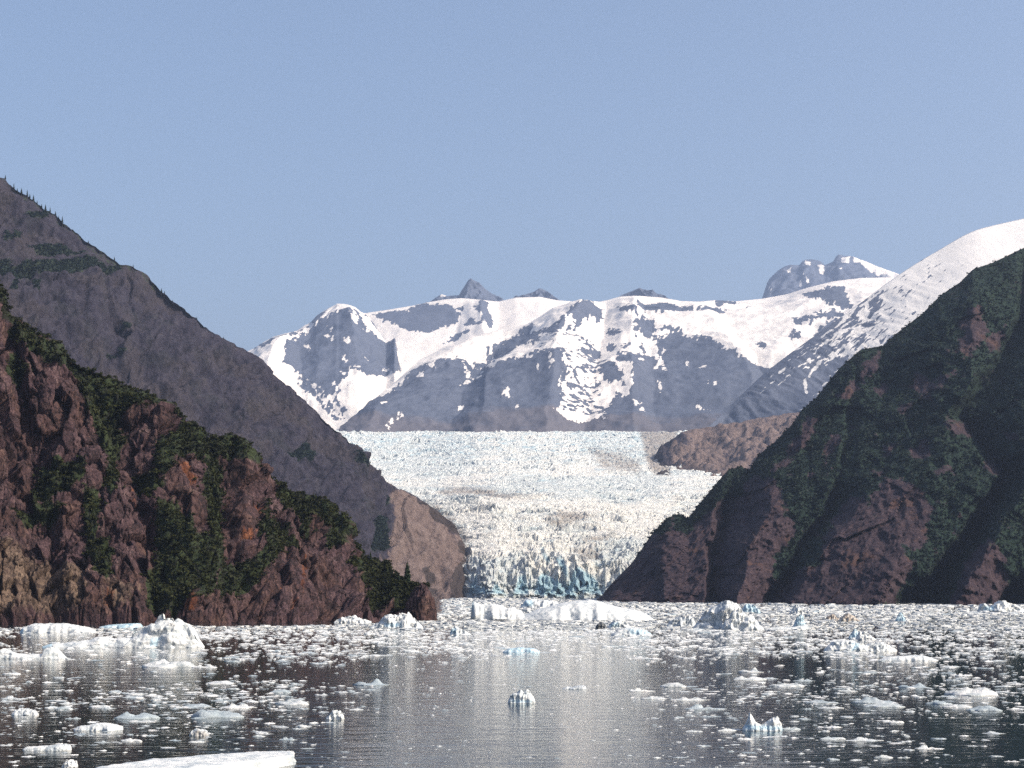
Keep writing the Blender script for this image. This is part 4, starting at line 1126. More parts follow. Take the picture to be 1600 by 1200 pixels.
# ------------------------------------------------------------------ ice
def berg(name, label, mat, ybase, prof, dr=0.6, p=3.0, nx=90, nt=44, seed=0, rough=1.0, tint=(), tilt=0.0, cat="iceberg", front=None):
    """an iceberg whose skyline follows prof [(px, py)...]; tint: polygons coloured blue, for blue ice and for some painted-in shade"""
    Y0 = water_y(ybase)
    k = Y0 / F
    prof = sorted(prof)
    if ybase > 1100 and 'fin' not in label:
        prof = [(a, ybase - (ybase - b) * 0.68) for a, b in prof]
    x0, x1 = prof[0][0], prof[-1][0]
    w = (x1 - x0) * k
    D = w * dr if front is None else front
    px = np.linspace(x0, x1, nx)
    Hx = np.interp(px, [a for a, b in prof], [max(0.02, (ybase - b)) * k for a, b in prof])
    t = np.sin(np.linspace(-1, 1, nt) * np.pi / 2)
    PX, T = np.meshgrid(px, t)
    Hh = np.broadcast_to(Hx, PX.shape)
    u = (PX - x0) / (x1 - x0)
    hs = max(Hx.max(), 0.2)
    lx = (PX - 800) * k
    outline = (1 - np.abs(2 * u - 1) ** 2.6) ** 0.5
    ly = T * D * 0.5 * (0.25 + 0.75 * outline) * (1 + 0.35 * fbm(lx / (w * 0.2) + seed, T * 0, 0, 3, seed))
    z = Hh * np.clip(1 - np.abs(T + tilt * (1 - T * T)) ** p, 0, 1) ** 0.75
    zz = z * 1.1 + ly * 0.75
    wl = 0.35 * fbm(lx / (hs * 0.8), zz / (hs * 0.8), seed, 3, 405 + seed)
    f1, f2, r1, r2, r3, ox, oy = worley(lx / (hs * 0.75) + wl + seed, zz / (hs * 0.6) + wl, 400 + seed)
    n = (r1 - 0.5) * 0.25 + ox * (r2 - 0.5) * 0.8 + oy * (r3 - 0.5) * 0.8 - 0.12 * np.exp(-(f2 - f1) / 0.05)
    g1, g2, s1, s2, s3, ox, oy = worley(lx / (hs * 0.26) + wl + seed, zz / (hs * 0.2) + wl, 410 + seed)
    n = n + 0.4 * ((s1 - 0.5) * 0.3 + ox * (s2 - 0.5) * 0.8 + oy * (s3 - 0.5) * 0.8)
    n = n + 0.10 * fbm(lx / (hs * 0.3), ly / (hs * 0.3), z / hs, 3, 420 + seed)
    z = z + n * rough * np.minimum(Hh, hs * 0.6) * sstep(0, 0.25 * hs, z)
    ly = ly + np.sign(T) * hs * rough * (0.45 * n + 0.25 * fbm(lx / (hs * 0.5), z / (hs * 0.4), seed, 4, 430 + seed)) * np.minimum(1, Hh / hs * 1.5)
    z = np.where(np.abs(T) > 0.999, -0.06 * hs - 0.05, z)
    z[:, 0] = z[:, -1] = -0.06 * hs - 0.05
    cx = ((x0 + x1) / 2 - 800) * k
    cy = Y0 + D * 0.5
    V = np.stack([lx - cx, ly, z], -1)
    wp = V + np.array([cx, cy, 0])
    qx, qy = proj(wp)
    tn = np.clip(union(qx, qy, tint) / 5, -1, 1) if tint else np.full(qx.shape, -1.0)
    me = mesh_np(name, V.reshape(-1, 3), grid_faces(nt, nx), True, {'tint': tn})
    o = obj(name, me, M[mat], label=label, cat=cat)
    o.location = (cx, cy, 0)
    return o


C2 = lambda pts: crop(0, 920, 0.25, pts)
K4 = lambda pts: crop(800, 920, 0.25, pts)
K5 = lambda pts: crop(1200, 920, 0.25, pts)
K3 = lambda pts: crop(400, 920, 0.25, pts)
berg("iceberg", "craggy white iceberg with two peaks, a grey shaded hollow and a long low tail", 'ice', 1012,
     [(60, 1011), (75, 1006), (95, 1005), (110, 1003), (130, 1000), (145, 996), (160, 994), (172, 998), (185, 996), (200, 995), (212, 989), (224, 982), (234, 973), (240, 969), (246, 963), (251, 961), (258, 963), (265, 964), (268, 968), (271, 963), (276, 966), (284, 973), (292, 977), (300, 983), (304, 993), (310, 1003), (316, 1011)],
     0.16, 2.2, 150, 60, 1, 0.5, [C2([(190, 310), (340, 315), (330, 400), (190, 400)]), C2([(930, 300), (1020, 290), (990, 370), (930, 365)])])  # tint paints the shade of the hollow and tail end in blue
berg("ice_floe", "long low white floe close under the pale foot of the brown cliff", 'ice', 988.5, [(24, 988), (30, 981), (42, 976), (70, 975), (95, 975), (115, 979), (130, 982), (142, 987)], 0.5, 4, 70, 30, 2, 0.5, [C2([(90, 250), (160, 240), (150, 300), (90, 290)])], cat="ice floe")
berg("ice_floe", "flat bluish floe between the long low floe and the craggy iceberg", 'blue', 981, [(150, 980), (165, 977), (190, 975), (212, 974.5), (217, 979)], 0.7, 4, 40, 20, 3, 0.4, cat="ice floe")
berg("ice_floe", "narrow white floe carrying one smooth rounded dome", 'ice', 1029.5, [(-30, 1027), (-10, 1019), (0, 1014), (8, 1014), (14, 1018), (22, 1021), (40, 1023), (62, 1023), (65, 1016), (70, 1011), (77, 1010), (84, 1012), (92, 1021), (100, 1028)], 0.25, 2.6, 100, 40, 4, 0.35, cat="ice floe")
berg("ice_floe", "broad dazzling white floe, largest of the ice at the glacier mouth", 'ice', 969.5, [(808, 969), (822, 961), (835, 955), (848, 951), (862, 947), (880, 943), (900, 940), (922, 938), (940, 940), (958, 945), (975, 950), (1000, 955), (1015, 960), (1026, 968)], 0.55, 2.0, 110, 40, 5, 0.22, cat="ice floe")
berg("ice_floe", "white slab floe with a blue notched end beside the largest white floe", 'ice', 969, [(735, 968), (737, 941), (741, 939), (748, 943), (765, 943), (785, 946), (800, 949), (815, 955), (822, 967)], 0.5, 2.2, 80, 36, 6, 0.3, [(734, 938), (741, 938), (741, 958), (734, 958)] and [[(733, 938), (743, 938), (742, 960), (733, 960)]], cat="ice floe")
berg("ice_floe", "thin blue white floe behind the largest white floe", 'ice', 950, [(812, 949), (822, 938), (832, 936), (848, 938), (870, 941), (880, 948)], 0.5, 2.4, 50, 24, 7, 0.7, [[(815, 935), (836, 935), (836, 950), (815, 950)]], cat="ice floe")
berg("debris_ice", "small black debris covered ice lump in front of the largest white floe", 'black', 982, [(930, 981), (934, 975), (940, 972), (945, 975), (950, 981)], 0.8, 2.4, 30, 20, 8, 0.8, cat="iceberg")
berg("iceberg", "blue shadowed white berg touching the small black ice lump", 'ice', 982, [(948, 981), (955, 975), (960, 971), (968, 969), (975, 971), (983, 977), (988, 981)], 0.6, 2.4, 50, 30, 9, 1.0, [[(950, 972), (970, 969), (970, 982), (950, 982)]])  # tint puts the shadow on the berg's left half into the colour
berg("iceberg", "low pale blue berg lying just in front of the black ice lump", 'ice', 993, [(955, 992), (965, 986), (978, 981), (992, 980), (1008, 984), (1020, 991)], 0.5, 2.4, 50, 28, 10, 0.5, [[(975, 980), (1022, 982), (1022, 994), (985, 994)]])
berg("iceberg", "small steep berg of striped grey blue ice", 'grey', 979, [(1042, 978), (1050, 970), (1060, 964), (1070, 961), (1076, 962), (1083, 967), (1090, 977)], 0.6, 2.4, 60, 34, 11, 1.0)
berg("iceberg", "large domed iceberg with a dark grey striped flank and a bright crown", 'grey', 983, [(1086, 982), (1096, 970), (1106, 960), (1118, 952), (1128, 946), (1136, 940), (1143, 939), (1152, 944), (1160, 951), (1172, 960), (1186, 968), (1194, 981)], 0.6, 2.2, 110, 54, 12, 0.9)
berg("iceberg", "bright white lump leaning against the large domed iceberg", 'ice', 984, [(1128, 983), (1136, 968), (1150, 957), (1160, 956), (1172, 964), (1184, 972), (1196, 983)], 0.3, 2.2, 60, 34, 13, 1.0, front=7.0)
berg("iceberg", "small blue chunk of ice behind the large domed iceberg", 'blue', 957, [(1158, 956), (1163, 948), (1168, 944), (1175, 945), (1184, 949), (1190, 956)], 0.6, 2.4, 40, 24, 14, 1.0)
berg("iceberg", "small turquoise pinnacle with a flat white foot", 'blue', 980.5, [(1239, 980), (1242, 976), (1246, 965), (1251, 959), (1256, 962), (1259, 972), (1261, 979)], 0.8, 2.4, 40, 30, 15, 0.8)
berg("iceberg", "dark slate coloured ice block behind the turquoise pinnacle", 'grey', 960, [(1234, 959), (1238, 954), (1243, 948), (1249, 945), (1254, 950), (1256, 959)], 0.8, 2.4, 36, 24, 16, 0.9)
berg("ice_floe", "flat white ice around the foot of the turquoise pinnacle", 'ice', 984, [(1196, 983), (1215, 980), (1240, 980), (1262, 977), (1264, 983)], 0.35, 3, 50, 20, 17, 0.5, cat="ice floe")
berg("iceberg", "low white berg with a blue middle and an even waterline", 'ice', 1017.5, [(1291, 1016), (1298, 1009), (1310, 1004), (1324, 1001), (1336, 1001), (1345, 1006), (1358, 1009), (1366, 1005), (1380, 1005), (1394, 1009), (1406, 1016)], 0.35, 2.3, 90, 40, 18, 0.8, [[(1328, 1000), (1345, 1003), (1345, 1019), (1328, 1019)]])
berg("iceberg", "small teal ice block right behind the low white berg", 'blue', 997, [(1327, 996), (1331, 989), (1336, 984), (1342, 985), (1344, 996)], 0.7, 2.5, 34, 22, 19, 0.9)
berg("iceberg", "white sloping berg beside the small teal ice block", 'ice', 1000, [(1338, 999), (1345, 988), (1354, 988), (1364, 995), (1370, 999)], 0.6, 2.4, 40, 24, 20, 0.9)
berg("ice_floe", "thin flat floe with a pale upper face near the low white berg", 'ice', 1032.5, [(1378, 1032), (1390, 1028), (1410, 1026), (1445, 1024.5), (1458, 1028), (1470, 1032)], 0.4, 4, 60, 24, 21, 0.3, cat="ice floe")
berg("debris_ice", "brown stained ice lump in the dense pack under the green cliff", 'dirty', 968, [(1292, 967), (1297, 961), (1304, 959), (1309, 965), (1313, 967)], 0.8, 2.4, 34, 20, 22, 1.0)
berg("debris_ice", "brown stained ice heap, widest of the dirty pieces in the pack", 'dirty', 971, [(1312, 970), (1318, 964), (1328, 960), (1337, 963), (1345, 970)], 0.7, 2.4, 40, 22, 23, 1.0)
berg("iceberg", "slim pale blue spire of ice inside the dense pack", 'blue', 972, [(1400, 971), (1404, 962), (1409, 958), (1413, 961), (1417, 971)], 0.8, 2.4, 34, 22, 24, 0.9)
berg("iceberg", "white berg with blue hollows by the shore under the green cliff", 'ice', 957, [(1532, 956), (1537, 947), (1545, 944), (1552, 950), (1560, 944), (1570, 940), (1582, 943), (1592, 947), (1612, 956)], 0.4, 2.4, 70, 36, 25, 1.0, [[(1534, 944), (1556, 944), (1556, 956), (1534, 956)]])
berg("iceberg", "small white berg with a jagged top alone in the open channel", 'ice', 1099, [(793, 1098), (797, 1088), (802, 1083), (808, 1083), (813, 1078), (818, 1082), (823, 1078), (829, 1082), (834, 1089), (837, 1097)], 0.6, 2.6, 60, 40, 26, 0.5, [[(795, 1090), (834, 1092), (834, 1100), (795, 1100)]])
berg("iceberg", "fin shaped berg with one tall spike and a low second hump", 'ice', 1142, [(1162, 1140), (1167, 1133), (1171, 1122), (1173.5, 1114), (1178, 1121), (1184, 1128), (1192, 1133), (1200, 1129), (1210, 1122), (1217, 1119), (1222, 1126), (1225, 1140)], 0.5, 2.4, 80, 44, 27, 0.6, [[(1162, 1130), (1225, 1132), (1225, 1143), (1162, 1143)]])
berg("ice_floe", "lens shaped white floe in the dark reflection of the brown cliff", 'ice', 1142, [(110, 1140), (118, 1134), (132, 1132), (146, 1127), (158, 1126), (172, 1130), (186, 1135)], 0.6, 3, 60, 30, 28, 0.4, cat="ice floe")
berg("ice_floe", "long white bar of ice on the dark water, narrow and straight edged", 'ice', 1173, [(32, 1171), (38, 1166), (52, 1165), (72, 1163), (86, 1161), (98, 1160), (106, 1161), (108, 1170)], 0.35, 4, 60, 28, 29, 0.4, cat="ice floe")
berg("iceberg", "melting grey white ice stub with a bright top edge by the long ice bar", 'ice', 1199, [(94, 1198), (98, 1190), (105, 1184), (113, 1186), (118, 1185), (119, 1197)], 0.7, 2.6, 40, 28, 30, 0.8)
berg("iceberg", "pale upright ice chunk at the edge of the brown cliff reflection", 'ice', 1124, [(508, 1122), (514, 1114), (519, 1105), (524, 1107), (530, 1106), (535, 1110), (537, 1121)], 0.6, 2.4, 40, 28, 31, 0.9)
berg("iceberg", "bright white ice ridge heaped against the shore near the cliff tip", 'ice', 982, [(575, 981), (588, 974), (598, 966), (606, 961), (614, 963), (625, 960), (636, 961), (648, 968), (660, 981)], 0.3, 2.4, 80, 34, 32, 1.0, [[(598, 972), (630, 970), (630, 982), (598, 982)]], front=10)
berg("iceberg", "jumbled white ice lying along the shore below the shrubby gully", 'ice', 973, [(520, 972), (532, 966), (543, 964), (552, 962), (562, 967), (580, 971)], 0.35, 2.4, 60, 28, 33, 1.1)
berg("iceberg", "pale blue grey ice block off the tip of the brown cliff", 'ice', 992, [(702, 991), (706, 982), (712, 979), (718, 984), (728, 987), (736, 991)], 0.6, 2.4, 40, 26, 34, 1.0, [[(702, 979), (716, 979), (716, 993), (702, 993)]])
berg("ice_floe", "translucent bluish floe at the near edge of the dense pack, mid channel", 'blue', 1020, [(785, 1019), (795, 1014), (815, 1012), (835, 1014), (845, 1019)], 0.5, 3, 40, 22, 35, 0.5, cat="ice floe")
berg("debris_ice", "small flat piece of yellow brown dirty ice in the open channel", 'grey', 1077, [(878, 1076.5), (886, 1073.5), (895, 1074), (905, 1071.5), (915, 1072), (917, 1076)], 0.5, 3, 30, 16, 36, 0.6, cat="ice floe")
berg("debris_ice", "dark brown line of debris ice at the waterline of the slab floe", 'black', 971, [(764, 970.5), (775, 967.5), (790, 967.5), (797, 970.5)], 0.25, 3, 30, 14, 37, 0.5, cat="ice floe")
berg("iceberg", "clear glassy ice block among small chunks in the brown cliff reflection", 'grey', 1118, [(15, 1117), (20, 1108), (28, 1104), (40, 1103), (52, 1108), (57, 1116)], 0.5, 2.6, 40, 26, 38, 0.7)
berg("iceberg", "grey translucent ice lump with frosted top near the cliff reflection edge", 'grey', 1150, [(294, 1148), (298, 1138), (306, 1134), (316, 1136), (322, 1141), (325, 1148)], 0.6, 2.6, 40, 26, 39, 0.7)

# big floe at the very front: an irregular slab
def slab(name, label, outline, thick, seed, cat="ice floe"):
    P = np.array(outline, float)
    c = P.mean(0)
    n = len(P); m = 10
    pts = []
    for i in range(n):
        a, b = P[i], P[(i + 1) % n]
        for j in range(m):
            pts.append(a + (b - a) * j / m)
    pts = np.array(pts); N = len(pts)
    nrm = pts - c; nl = np.linalg.norm(nrm, axis=1, keepdims=True)
    pts = c + nrm * (1 + 0.035 * fbm(pts[:, 0] / 1.2, pts[:, 1] / 1.2, 0, 3, seed)[:, None])
    rings = [(1.0, -0.3), (1.015, 0.0), (0.985, 0.45), (1.0, 0.8), (0.985, 0.97), (0.955, 1.0)] + [(s, 1.0) for s in np.linspace(0.9, 0.02, 22)]
    V = []
    for s, hz in rings:
        q = c + (pts - c) * s
        h = hz * thick
        if hz > 0.9:
            h = h + 0.10 * fbm(q[:, 0] / 2.2, q[:, 1] / 2.2, 0, 4, seed + 3) + 0.06 * fbm(q[:, 0] / 0.5, q[:, 1] / 0.5, 0, 3, seed + 4)
        elif hz > 0.2:
            q = q + 0.12 * np.stack([fbm(q[:, 0] / 0.8, q[:, 1] / 0.8, hz, 3, seed + 5), fbm(q[:, 0] / 0.8, q[:, 1] / 0.8, hz + 7, 3, seed + 6)], -1)
        V.append(np.column_stack([q - c, np.full(N, 0.0) + h]))
    i = np.arange(N * len(rings)).reshape(len(rings), N); j = np.roll(i, -1, 1)
    f = np.stack([i[:-1], j[:-1], j[1:], i[1:]], -1).reshape(-1, 4)
    V = np.concatenate(V)
    me = mesh_np(name, V, f, True, {'tint': np.where(V[:, 2] < 0.12, 0.25, -1)})
    o = obj(name, me, M['ice'], label=label, cat=cat)
    o.location = (c[0], c[1], 0)
    return o


wx_ = lambda px, Y: ((px - 800) / F * Y, Y)
slab("ice_floe", "big snow white slab floe nearest the viewer, cut by the picture's lower edge", [wx_(459, 141.0), wx_(457, 137.5), wx_(430, 135), wx_(380, 132), wx_(300, 127.5), wx_(200, 121), wx_(110, 117), wx_(95, 121), wx_(150, 127.5), wx_(200, 131.5), wx_(262, 135.5), wx_(330, 137.6), wx_(400, 140.8)], 0.85, 500)


# small chunks: prototypes in unit size (about 1 wide, 1 high)
def chunk_arrays(seed, nth, nr, flat):   # nr = rings above the waterline
    rg = np.random.default_rng(seed)
    th = np.linspace(0, 2 * np.pi, nth, endpoint=False)
    Rr = 0.5 * (1 + 0.7 * fbm(np.cos(th) * 1.5, np.sin(th) * 1.5, seed * 3.1, 3, seed))
    V = []
    lumps = [(rg.uniform(-0.3, 0.3), rg.uniform(-0.25, 0.25), rg.uniform(0.05, 0.14), rg.uniform(0.3, 1.0)) for _ in range(rg.integers(3, 9))]
    for k in range(nr):
        r = 1 - k / nr
        x, y = Rr * np.cos(th) * r, Rr * np.sin(th) * r * 0.8
        base = (0.34 if flat else 0.22) * (1 - r ** 9) * (1 + 0.5 * np.sin(th * 2 + seed))
        z = base + sum(a * np.exp(-((x - lx) ** 2 + (y - ly) ** 2) / (s * s)) for lx, ly, s, a in lumps) * (0.55 if flat else 1.0) * (1 - r ** 6)
        z = z + 0.2 * fbm(x * 8, y * 8, seed, 3, seed + 2) * (1 - r ** 6)
        if k == 0:
            z = np.full(nth, 0.05) + 0.05 * rg.random(nth)
        V.append(np.column_stack([x, y, z]))
    V.insert(0, np.column_stack([Rr * np.cos(th) * 0.93, Rr * np.sin(th) * 0.8 * 0.93, np.full(nth, -0.3)]))
    top = np.array([[0, 0, V[-1][:, 2].mean() + 0.03]])
    V = np.concatenate(V + [top])
    nrr = nr + 1
    i = np.arange(nth * nrr).reshape(nrr, nth); j = np.roll(i, -1, 1)
    q = np.stack([i[:-1], j[:-1], j[1:], i[1:]], -1).reshape(-1, 4)
    t = np.column_stack([i[-1], j[-1], np.full(nth, nth * nrr)])
    zmax = V[:, 2].max()
    V[:, 2] /= zmax
    return V, q, t


# where the chunks lie: sampled over the water, measured against the photo's bands
def cluster(px, py):
    Yw = water_y(py); Xw = (px - 800) / F * Yw
    return fbm(Xw / 30, Yw / 60, 0, 3, 601) + 0.6 * fbm(Xw / 6, Yw / 14, 0, 2, 603)


def density(px, py):
    d = np.where(py < 962, 1.0, np.interp(py, [962, 980, 1000, 1020, 1032, 1060, 1100, 1150, 1200, 1260], [1.0, 0.82, 0.62, 0.42, 0.27, 0.30, 0.28, 0.2, 0.15, 0.12]))
    # shape across the channel
    cen = np.interp(px, [-300, 0, 430, 520, 640, 760, 900, 1000, 1100, 1200, 1900], [0.9, 1.0, 1.1, 0.8, 0.36, 0.26, 0.24, 0.36, 0.75, 1.1, 1.0])
    low = sstep(1014, 1050, py)
    d = d * (1 - low + low * cen)
    # dark open patches
    d = d * (1 - 0.85 * np.exp(-((px - 110) / 170) ** 2 - ((py - 1045) / 14) ** 2))
    d = d * (1 - 0.9 * np.exp(-((px - 30) / 60) ** 2 - ((py - 1000) / 10) ** 2))
    d = d * (1 - 0.6 * np.exp(-((px - 1230) / 110) ** 2 - ((py - 1038) / 8) ** 2))
    d = d * (1 - 0.5 * sstep(1380, 1560, px) * sstep(1110, 1150, py))
    # shore line of the brown cliff: thin ice there
    sh = np.interp(px, [-300, 0, 440, 600, 690], [979, 979, 976, 972, 955])
    d = np.where((px < 690) & (py < sh + 2), 0, d)
    d = np.where((px < 430) & (py < 1030), d * np.interp(px, [180, 330], [0.6, 1.1]), d)
    cl = cluster(px, py)
    d = d * np.clip(np.where(py < 1000, 0.95 + 0.5 * cl, 0.72 + 1.35 * cl), 0.05, 2.2)
    return d


rng = np.random.default_rng(77)
allc = []
for (ylo, yhi, ncand) in [(935.5, 946, 12500), (946, 962, 13500), (962, 985, 16000), (985, 1032, 22000), (1032, 1110, 17000), (1110, 1240, 16000)]:
    px = rng.uniform(-260, 1860, ncand); py = rng.uniform(ylo, yhi, ncand)
    keep = rng.random(ncand) < density(px, py)
    px, py = px[keep], py[keep]
    s = rng.lognormal(-0.05, 0.66, len(px))
    wpx = np.interp(py, [935, 960, 1000, 1050, 1120, 1200], [5.2, 6.6, 7.2, 7.6, 8.2, 9.0]) * s * 0.72
    wpx = np.clip(wpx, 1.6, np.interp(py, [935, 1000, 1100, 1200], [16, 24, 27, 24]))
    mid = (px > 560) & (px < 1020) & (py > 1030)
    wpx = np.where(mid, np.minimum(wpx * 0.6, 11), wpx)
    allc.append(np.column_stack([px, py, wpx]))
C = np.concatenate(allc)
# keep off the icebergs' own footprints only roughly: chunks may touch them
Yc = water_y(C[:, 1]); Wm = C[:, 2] * Yc / F
X_ = (C[:, 0] - 800) / F * Yc
Hm = Wm * rng.uniform(0.05, 0.18, len(C)) * np.where(C[:, 2] > 16, 0.7, 1.0) * np.where(C[:, 1] < 962, 1.3, 0.85)
Dm = Wm * rng.uniform(0.55, 1.1, len(C))
rot = rng.uniform(-0.6, 0.6, len(C)) + np.where(rng.random(len(C)) > 0.5, math.pi, 0)
# extra pieces placed by eye: (px0, px1, ybase)
seen = [(140, 170, 1105), (92, 120, 1100), (70, 90, 1106), (88, 114, 1108), (155, 180, 1107), (182, 242, 1122), (205, 240, 1128), (105, 124, 1123), (148, 171, 1160), (190, 222, 1158), (290, 330, 1104),
        (330, 362, 1095), (345, 390, 1106), (300, 368, 1120), (265, 280, 1108), (325, 367, 1068), (380, 402, 1096), (228, 300, 1042), (305, 336, 1043), (257, 280, 1122), (200, 222, 1085), (0, 35, 1092),
        (430, 480, 1100), (425, 455, 1082), (490, 512, 1086), (550, 604, 1070), (492, 510, 1105), (435, 460, 1156), (400, 418, 1146), (462, 484, 1136), (395, 412, 1151), (570, 585, 1078),
        (1152, 1190, 1050), (1145, 1190, 1062), (1035, 1072, 1073), (984, 1016, 1080), (1002, 1036, 1092), (1048, 1100, 1094), (1070, 1122, 1108), (1152, 1172, 1155), (1120, 1148, 1142), (1072, 1096, 1143),
        (1205, 1252, 1072), (1240, 1268, 1064), (1262, 1304, 1098), (1282, 1314, 1106), (1338, 1392, 1098), (1310, 1338, 1080), (1360, 1412, 1104), (1400, 1450, 1074), (1480, 1512, 1082), (1482, 1550, 1086),
        (1450, 1486, 1100), (1474, 1514, 1105), (1512, 1524, 1110), (1520, 1564, 1110), (1575, 1604, 1108), (1412, 1428, 1112), (1254, 1268, 1108), (1284, 1304, 1107), (1390, 1410, 1129), (1538, 1566, 1146),
        (1282, 1318, 1155), (1325, 1374, 1157), (1430, 1466, 1170), (1512, 1528, 1166), (1546, 1564, 1182), (1572, 1590, 1190), (1292, 1308, 1187), (1404, 1420, 1184), (1366, 1392, 1184), (1222, 1248, 1140), (1590, 1604, 1132)]
seen = np.array(seen, float)
Ys = water_y(seen[:, 2]); Ws = (seen[:, 1] - seen[:, 0]) * Ys / F
Xs = ((seen[:, 0] + seen[:, 1]) / 2 - 800) / F * Ys
Hs = Ws * rng.uniform(0.09, 0.2, len(seen)); Ds = Ws * rng.uniform(0.5, 0.9, len(seen))
X_ = np.concatenate([X_, Xs]); Yc = np.concatenate([Yc, Ys]); Wm = np.concatenate([Wm, Ws * 1.05]); Hm = np.concatenate([Hm, Hs]); Dm = np.concatenate([Dm, Ds])
rot = np.concatenate([rot, rng.uniform(-0.25, 0.25, len(seen))])
pxc = 800 + X_ / Yc * F; pyc = HY + CAM_H * F / Yc
size_px = Wm / Yc * F * (Hm / Yc * F + Dm * CAM_H / Yc ** 2 * F)
size_px[-len(seen):] += 1e6
vis = (pxc > 2) & (pxc < 1598) & (pyc < 1197)
# the part of the big front floe
infl = (pxc < 470) & (pyc > 1168) & (pyc > 1197 - (pxc - 150) * 0.0812 - 4)
size_px = np.where(vis & ~infl, size_px, -1)
order = np.argsort(-size_px)
top = order[:290]
rest = np.ones(len(X_), bool); rest[top] = False; rest &= ~infl
hi = []
for k in range(14):
    V, q, t = chunk_arrays(700 + k, 26, 8, k % 2 == 0)
    me = mesh_np("ice_chunk", V, [q, t], True, {'tint': np.full(len(V), -1.0)}); me.materials.append(M['chunk'])
    hi.append(me)
landmarks = [(255, 1012, "the craggy iceberg"), (70, 1030, "the floe with the rounded dome"), (915, 970, "the largest white floe"), (1140, 983, "the large domed iceberg"),
             (1348, 1017, "the low blue middled berg"), (1425, 1032, "the thin flat floe"), (815, 1099, "the jagged channel berg"), (1194, 1142, "the fin shaped berg"), (148, 1142, "the lens shaped floe"),
             (70, 1173, "the long ice bar"), (310, 1180, "the nearest slab floe"), (523, 1123, "the pale upright chunk"), (618, 982, "the shore ice ridge"), (815, 1020, "the bluish mid-channel floe"),
             (897, 1077, "the yellow brown ice"), (1250, 984, "the turquoise pinnacle"), (36, 1118, "the glassy ice block"), (310, 1150, "the frosted grey lump"), (720, 992, "the blue grey block")]
RANK = ["largest", "second largest", "third largest", "fourth largest", "fifth largest", "sixth largest", "seventh largest", "eighth largest"]
area = Wm / Yc * Hm / Yc
combos = {}
for i in top:
    x, yb = pxc[i], pyc[i]
    kind = "flat" if Wm[i] / Hm[i] > 7.0 else "lumpy"
    lx_, ly_, nm = min(landmarks, key=lambda l: (l[0] - x) ** 2 + (2.5 * (l[1] - yb)) ** 2)
    far = math.hypot(lx_ - x, 2.5 * (ly_ - yb)) > 190
    if far:
        side = "brown cliff" if x < 560 else ("pale glacier" if x < 1020 else "green cliff")
        where = f"at the pack edge off the {side}" if yb < 1030 else (f"far out in the {side} reflection" if yb < 1090 else f"close in on the {side} reflection")
    elif abs(lx_ - x) > 2.5 * abs(ly_ - yb):
        where = ("west of " if x < lx_ else "east of ") + nm
    else:
        where = ("just beyond " if yb < ly_ else "just before ") + nm
    combos.setdefault((kind, where), []).append(i)
n = 0
for (kind, where), ids in combos.items():
    ids.sort(key=lambda i: -area[i])
    for k, i in enumerate(ids):
        word = "low flat" if kind == "flat" else "lumpy"
        if len(ids) == 1:
            lab = f"only {word} white ice chunk floating {where}"
        elif k < len(RANK):
            lab = f"{RANK[k]} {word} white ice chunk floating {where}"
        else:
            lab = f"smaller {word} white ice chunk floating {where}"
        o = obj("ice_chunk", hi[(n * 5) % 14], M['chunk'], label=lab, cat="ice chunk", group=f"{kind} ice chunks {where}")
        o.location = (X_[i], Yc[i], 0); o.scale = (Wm[i], Dm[i], Hm[i]); o.rotation_euler = (0, 0, rot[i])
        n += 1
Vv, Qq, Tt, Tn, off = [], [], [], [], 0
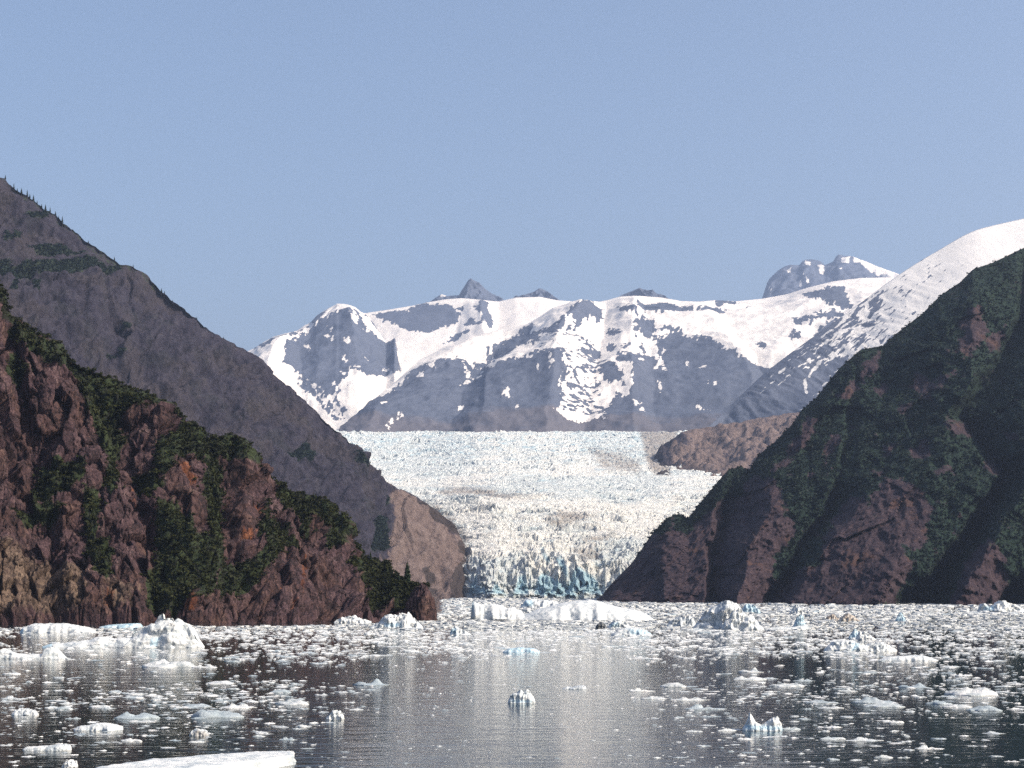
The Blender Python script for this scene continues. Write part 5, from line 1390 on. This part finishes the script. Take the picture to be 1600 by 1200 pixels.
for lowp, sel in (([chunk_arrays(800 + k, 5, 1, k % 2 == 0) for k in range(12)], rest & (pyc < 985)), ([chunk_arrays(800 + k, 7, 2, k % 2 == 0) for k in range(12)], rest & (pyc >= 985))):
    idx = np.flatnonzero(sel)
    wh = rng.integers(0, 12, len(idx))
    for k in range(12):
        ii = idx[wh == k]
        V, q, t = lowp[k]
        c, s = np.cos(rot[ii])[:, None], np.sin(rot[ii])[:, None]
        lx, ly, lz = V[:, 0] * Wm[ii][:, None], V[:, 1] * Dm[ii][:, None], V[:, 2] * Hm[ii][:, None]
        v = np.stack([c * lx - s * ly + X_[ii][:, None], s * lx + c * ly + Yc[ii][:, None], lz], -1)
        o0 = off + np.arange(len(ii))[:, None, None] * len(V)
        Qq.append((q[None] + o0).reshape(-1, 4)); Tt.append((t[None] + o0).reshape(-1, 3))
        Tn.append(np.repeat(1.9 * rng.random(len(ii)) ** 1.4 * np.interp(pyc[ii], [950, 1010, 1060], [0.35, 0.6, 1.0]) - 0.6, len(V)))
        Vv.append(v.reshape(-1, 3)); off += len(ii) * len(V)
me = mesh_np("brash_ice", np.concatenate(Vv), [np.concatenate(Qq), np.concatenate(Tt)], False, {'tint': np.concatenate(Tn)})
obj("brash_ice", me, M['brash'], kind='stuff', label="countless bits of white brash ice packed across the fjord")

# ------------------------------------------------------------------ haze: one closed box of pale even air around everything
hz = 3750.0
bx = 25500.0
v = [(-bx, -3500, -25), (bx, -3500, -25), (bx, 25500, -25), (-bx, 25500, -25), (-bx, -3500, hz), (bx, -3500, hz), (bx, 25500, hz), (-bx, 25500, hz)]
f = np.array([[0, 3, 2, 1], [4, 5, 6, 7], [0, 1, 5, 4], [1, 2, 6, 5], [2, 3, 7, 6], [3, 0, 4, 7]])
me = mesh_np("haze", np.array(v), f, False)
hm = bpy.data.materials.new("haze_air"); hm.use_nodes = True
nt = hm.node_tree
nt.nodes.remove(nt.nodes["Principled BSDF"])
pv = nt.nodes.new("ShaderNodeVolumePrincipled")
pv.inputs["Color"].default_value = (0.50, 0.65, 0.98, 1)
pv.inputs["Density"].default_value = HAZE_DENSITY
pv.inputs["Anisotropy"].default_value = 0.2
nt.links.new(pv.outputs[0], nt.nodes["Material Output"].inputs["Volume"])
obj("haze", me, hm, kind='stuff', label="thin pale blue haze filling the whole fjord")
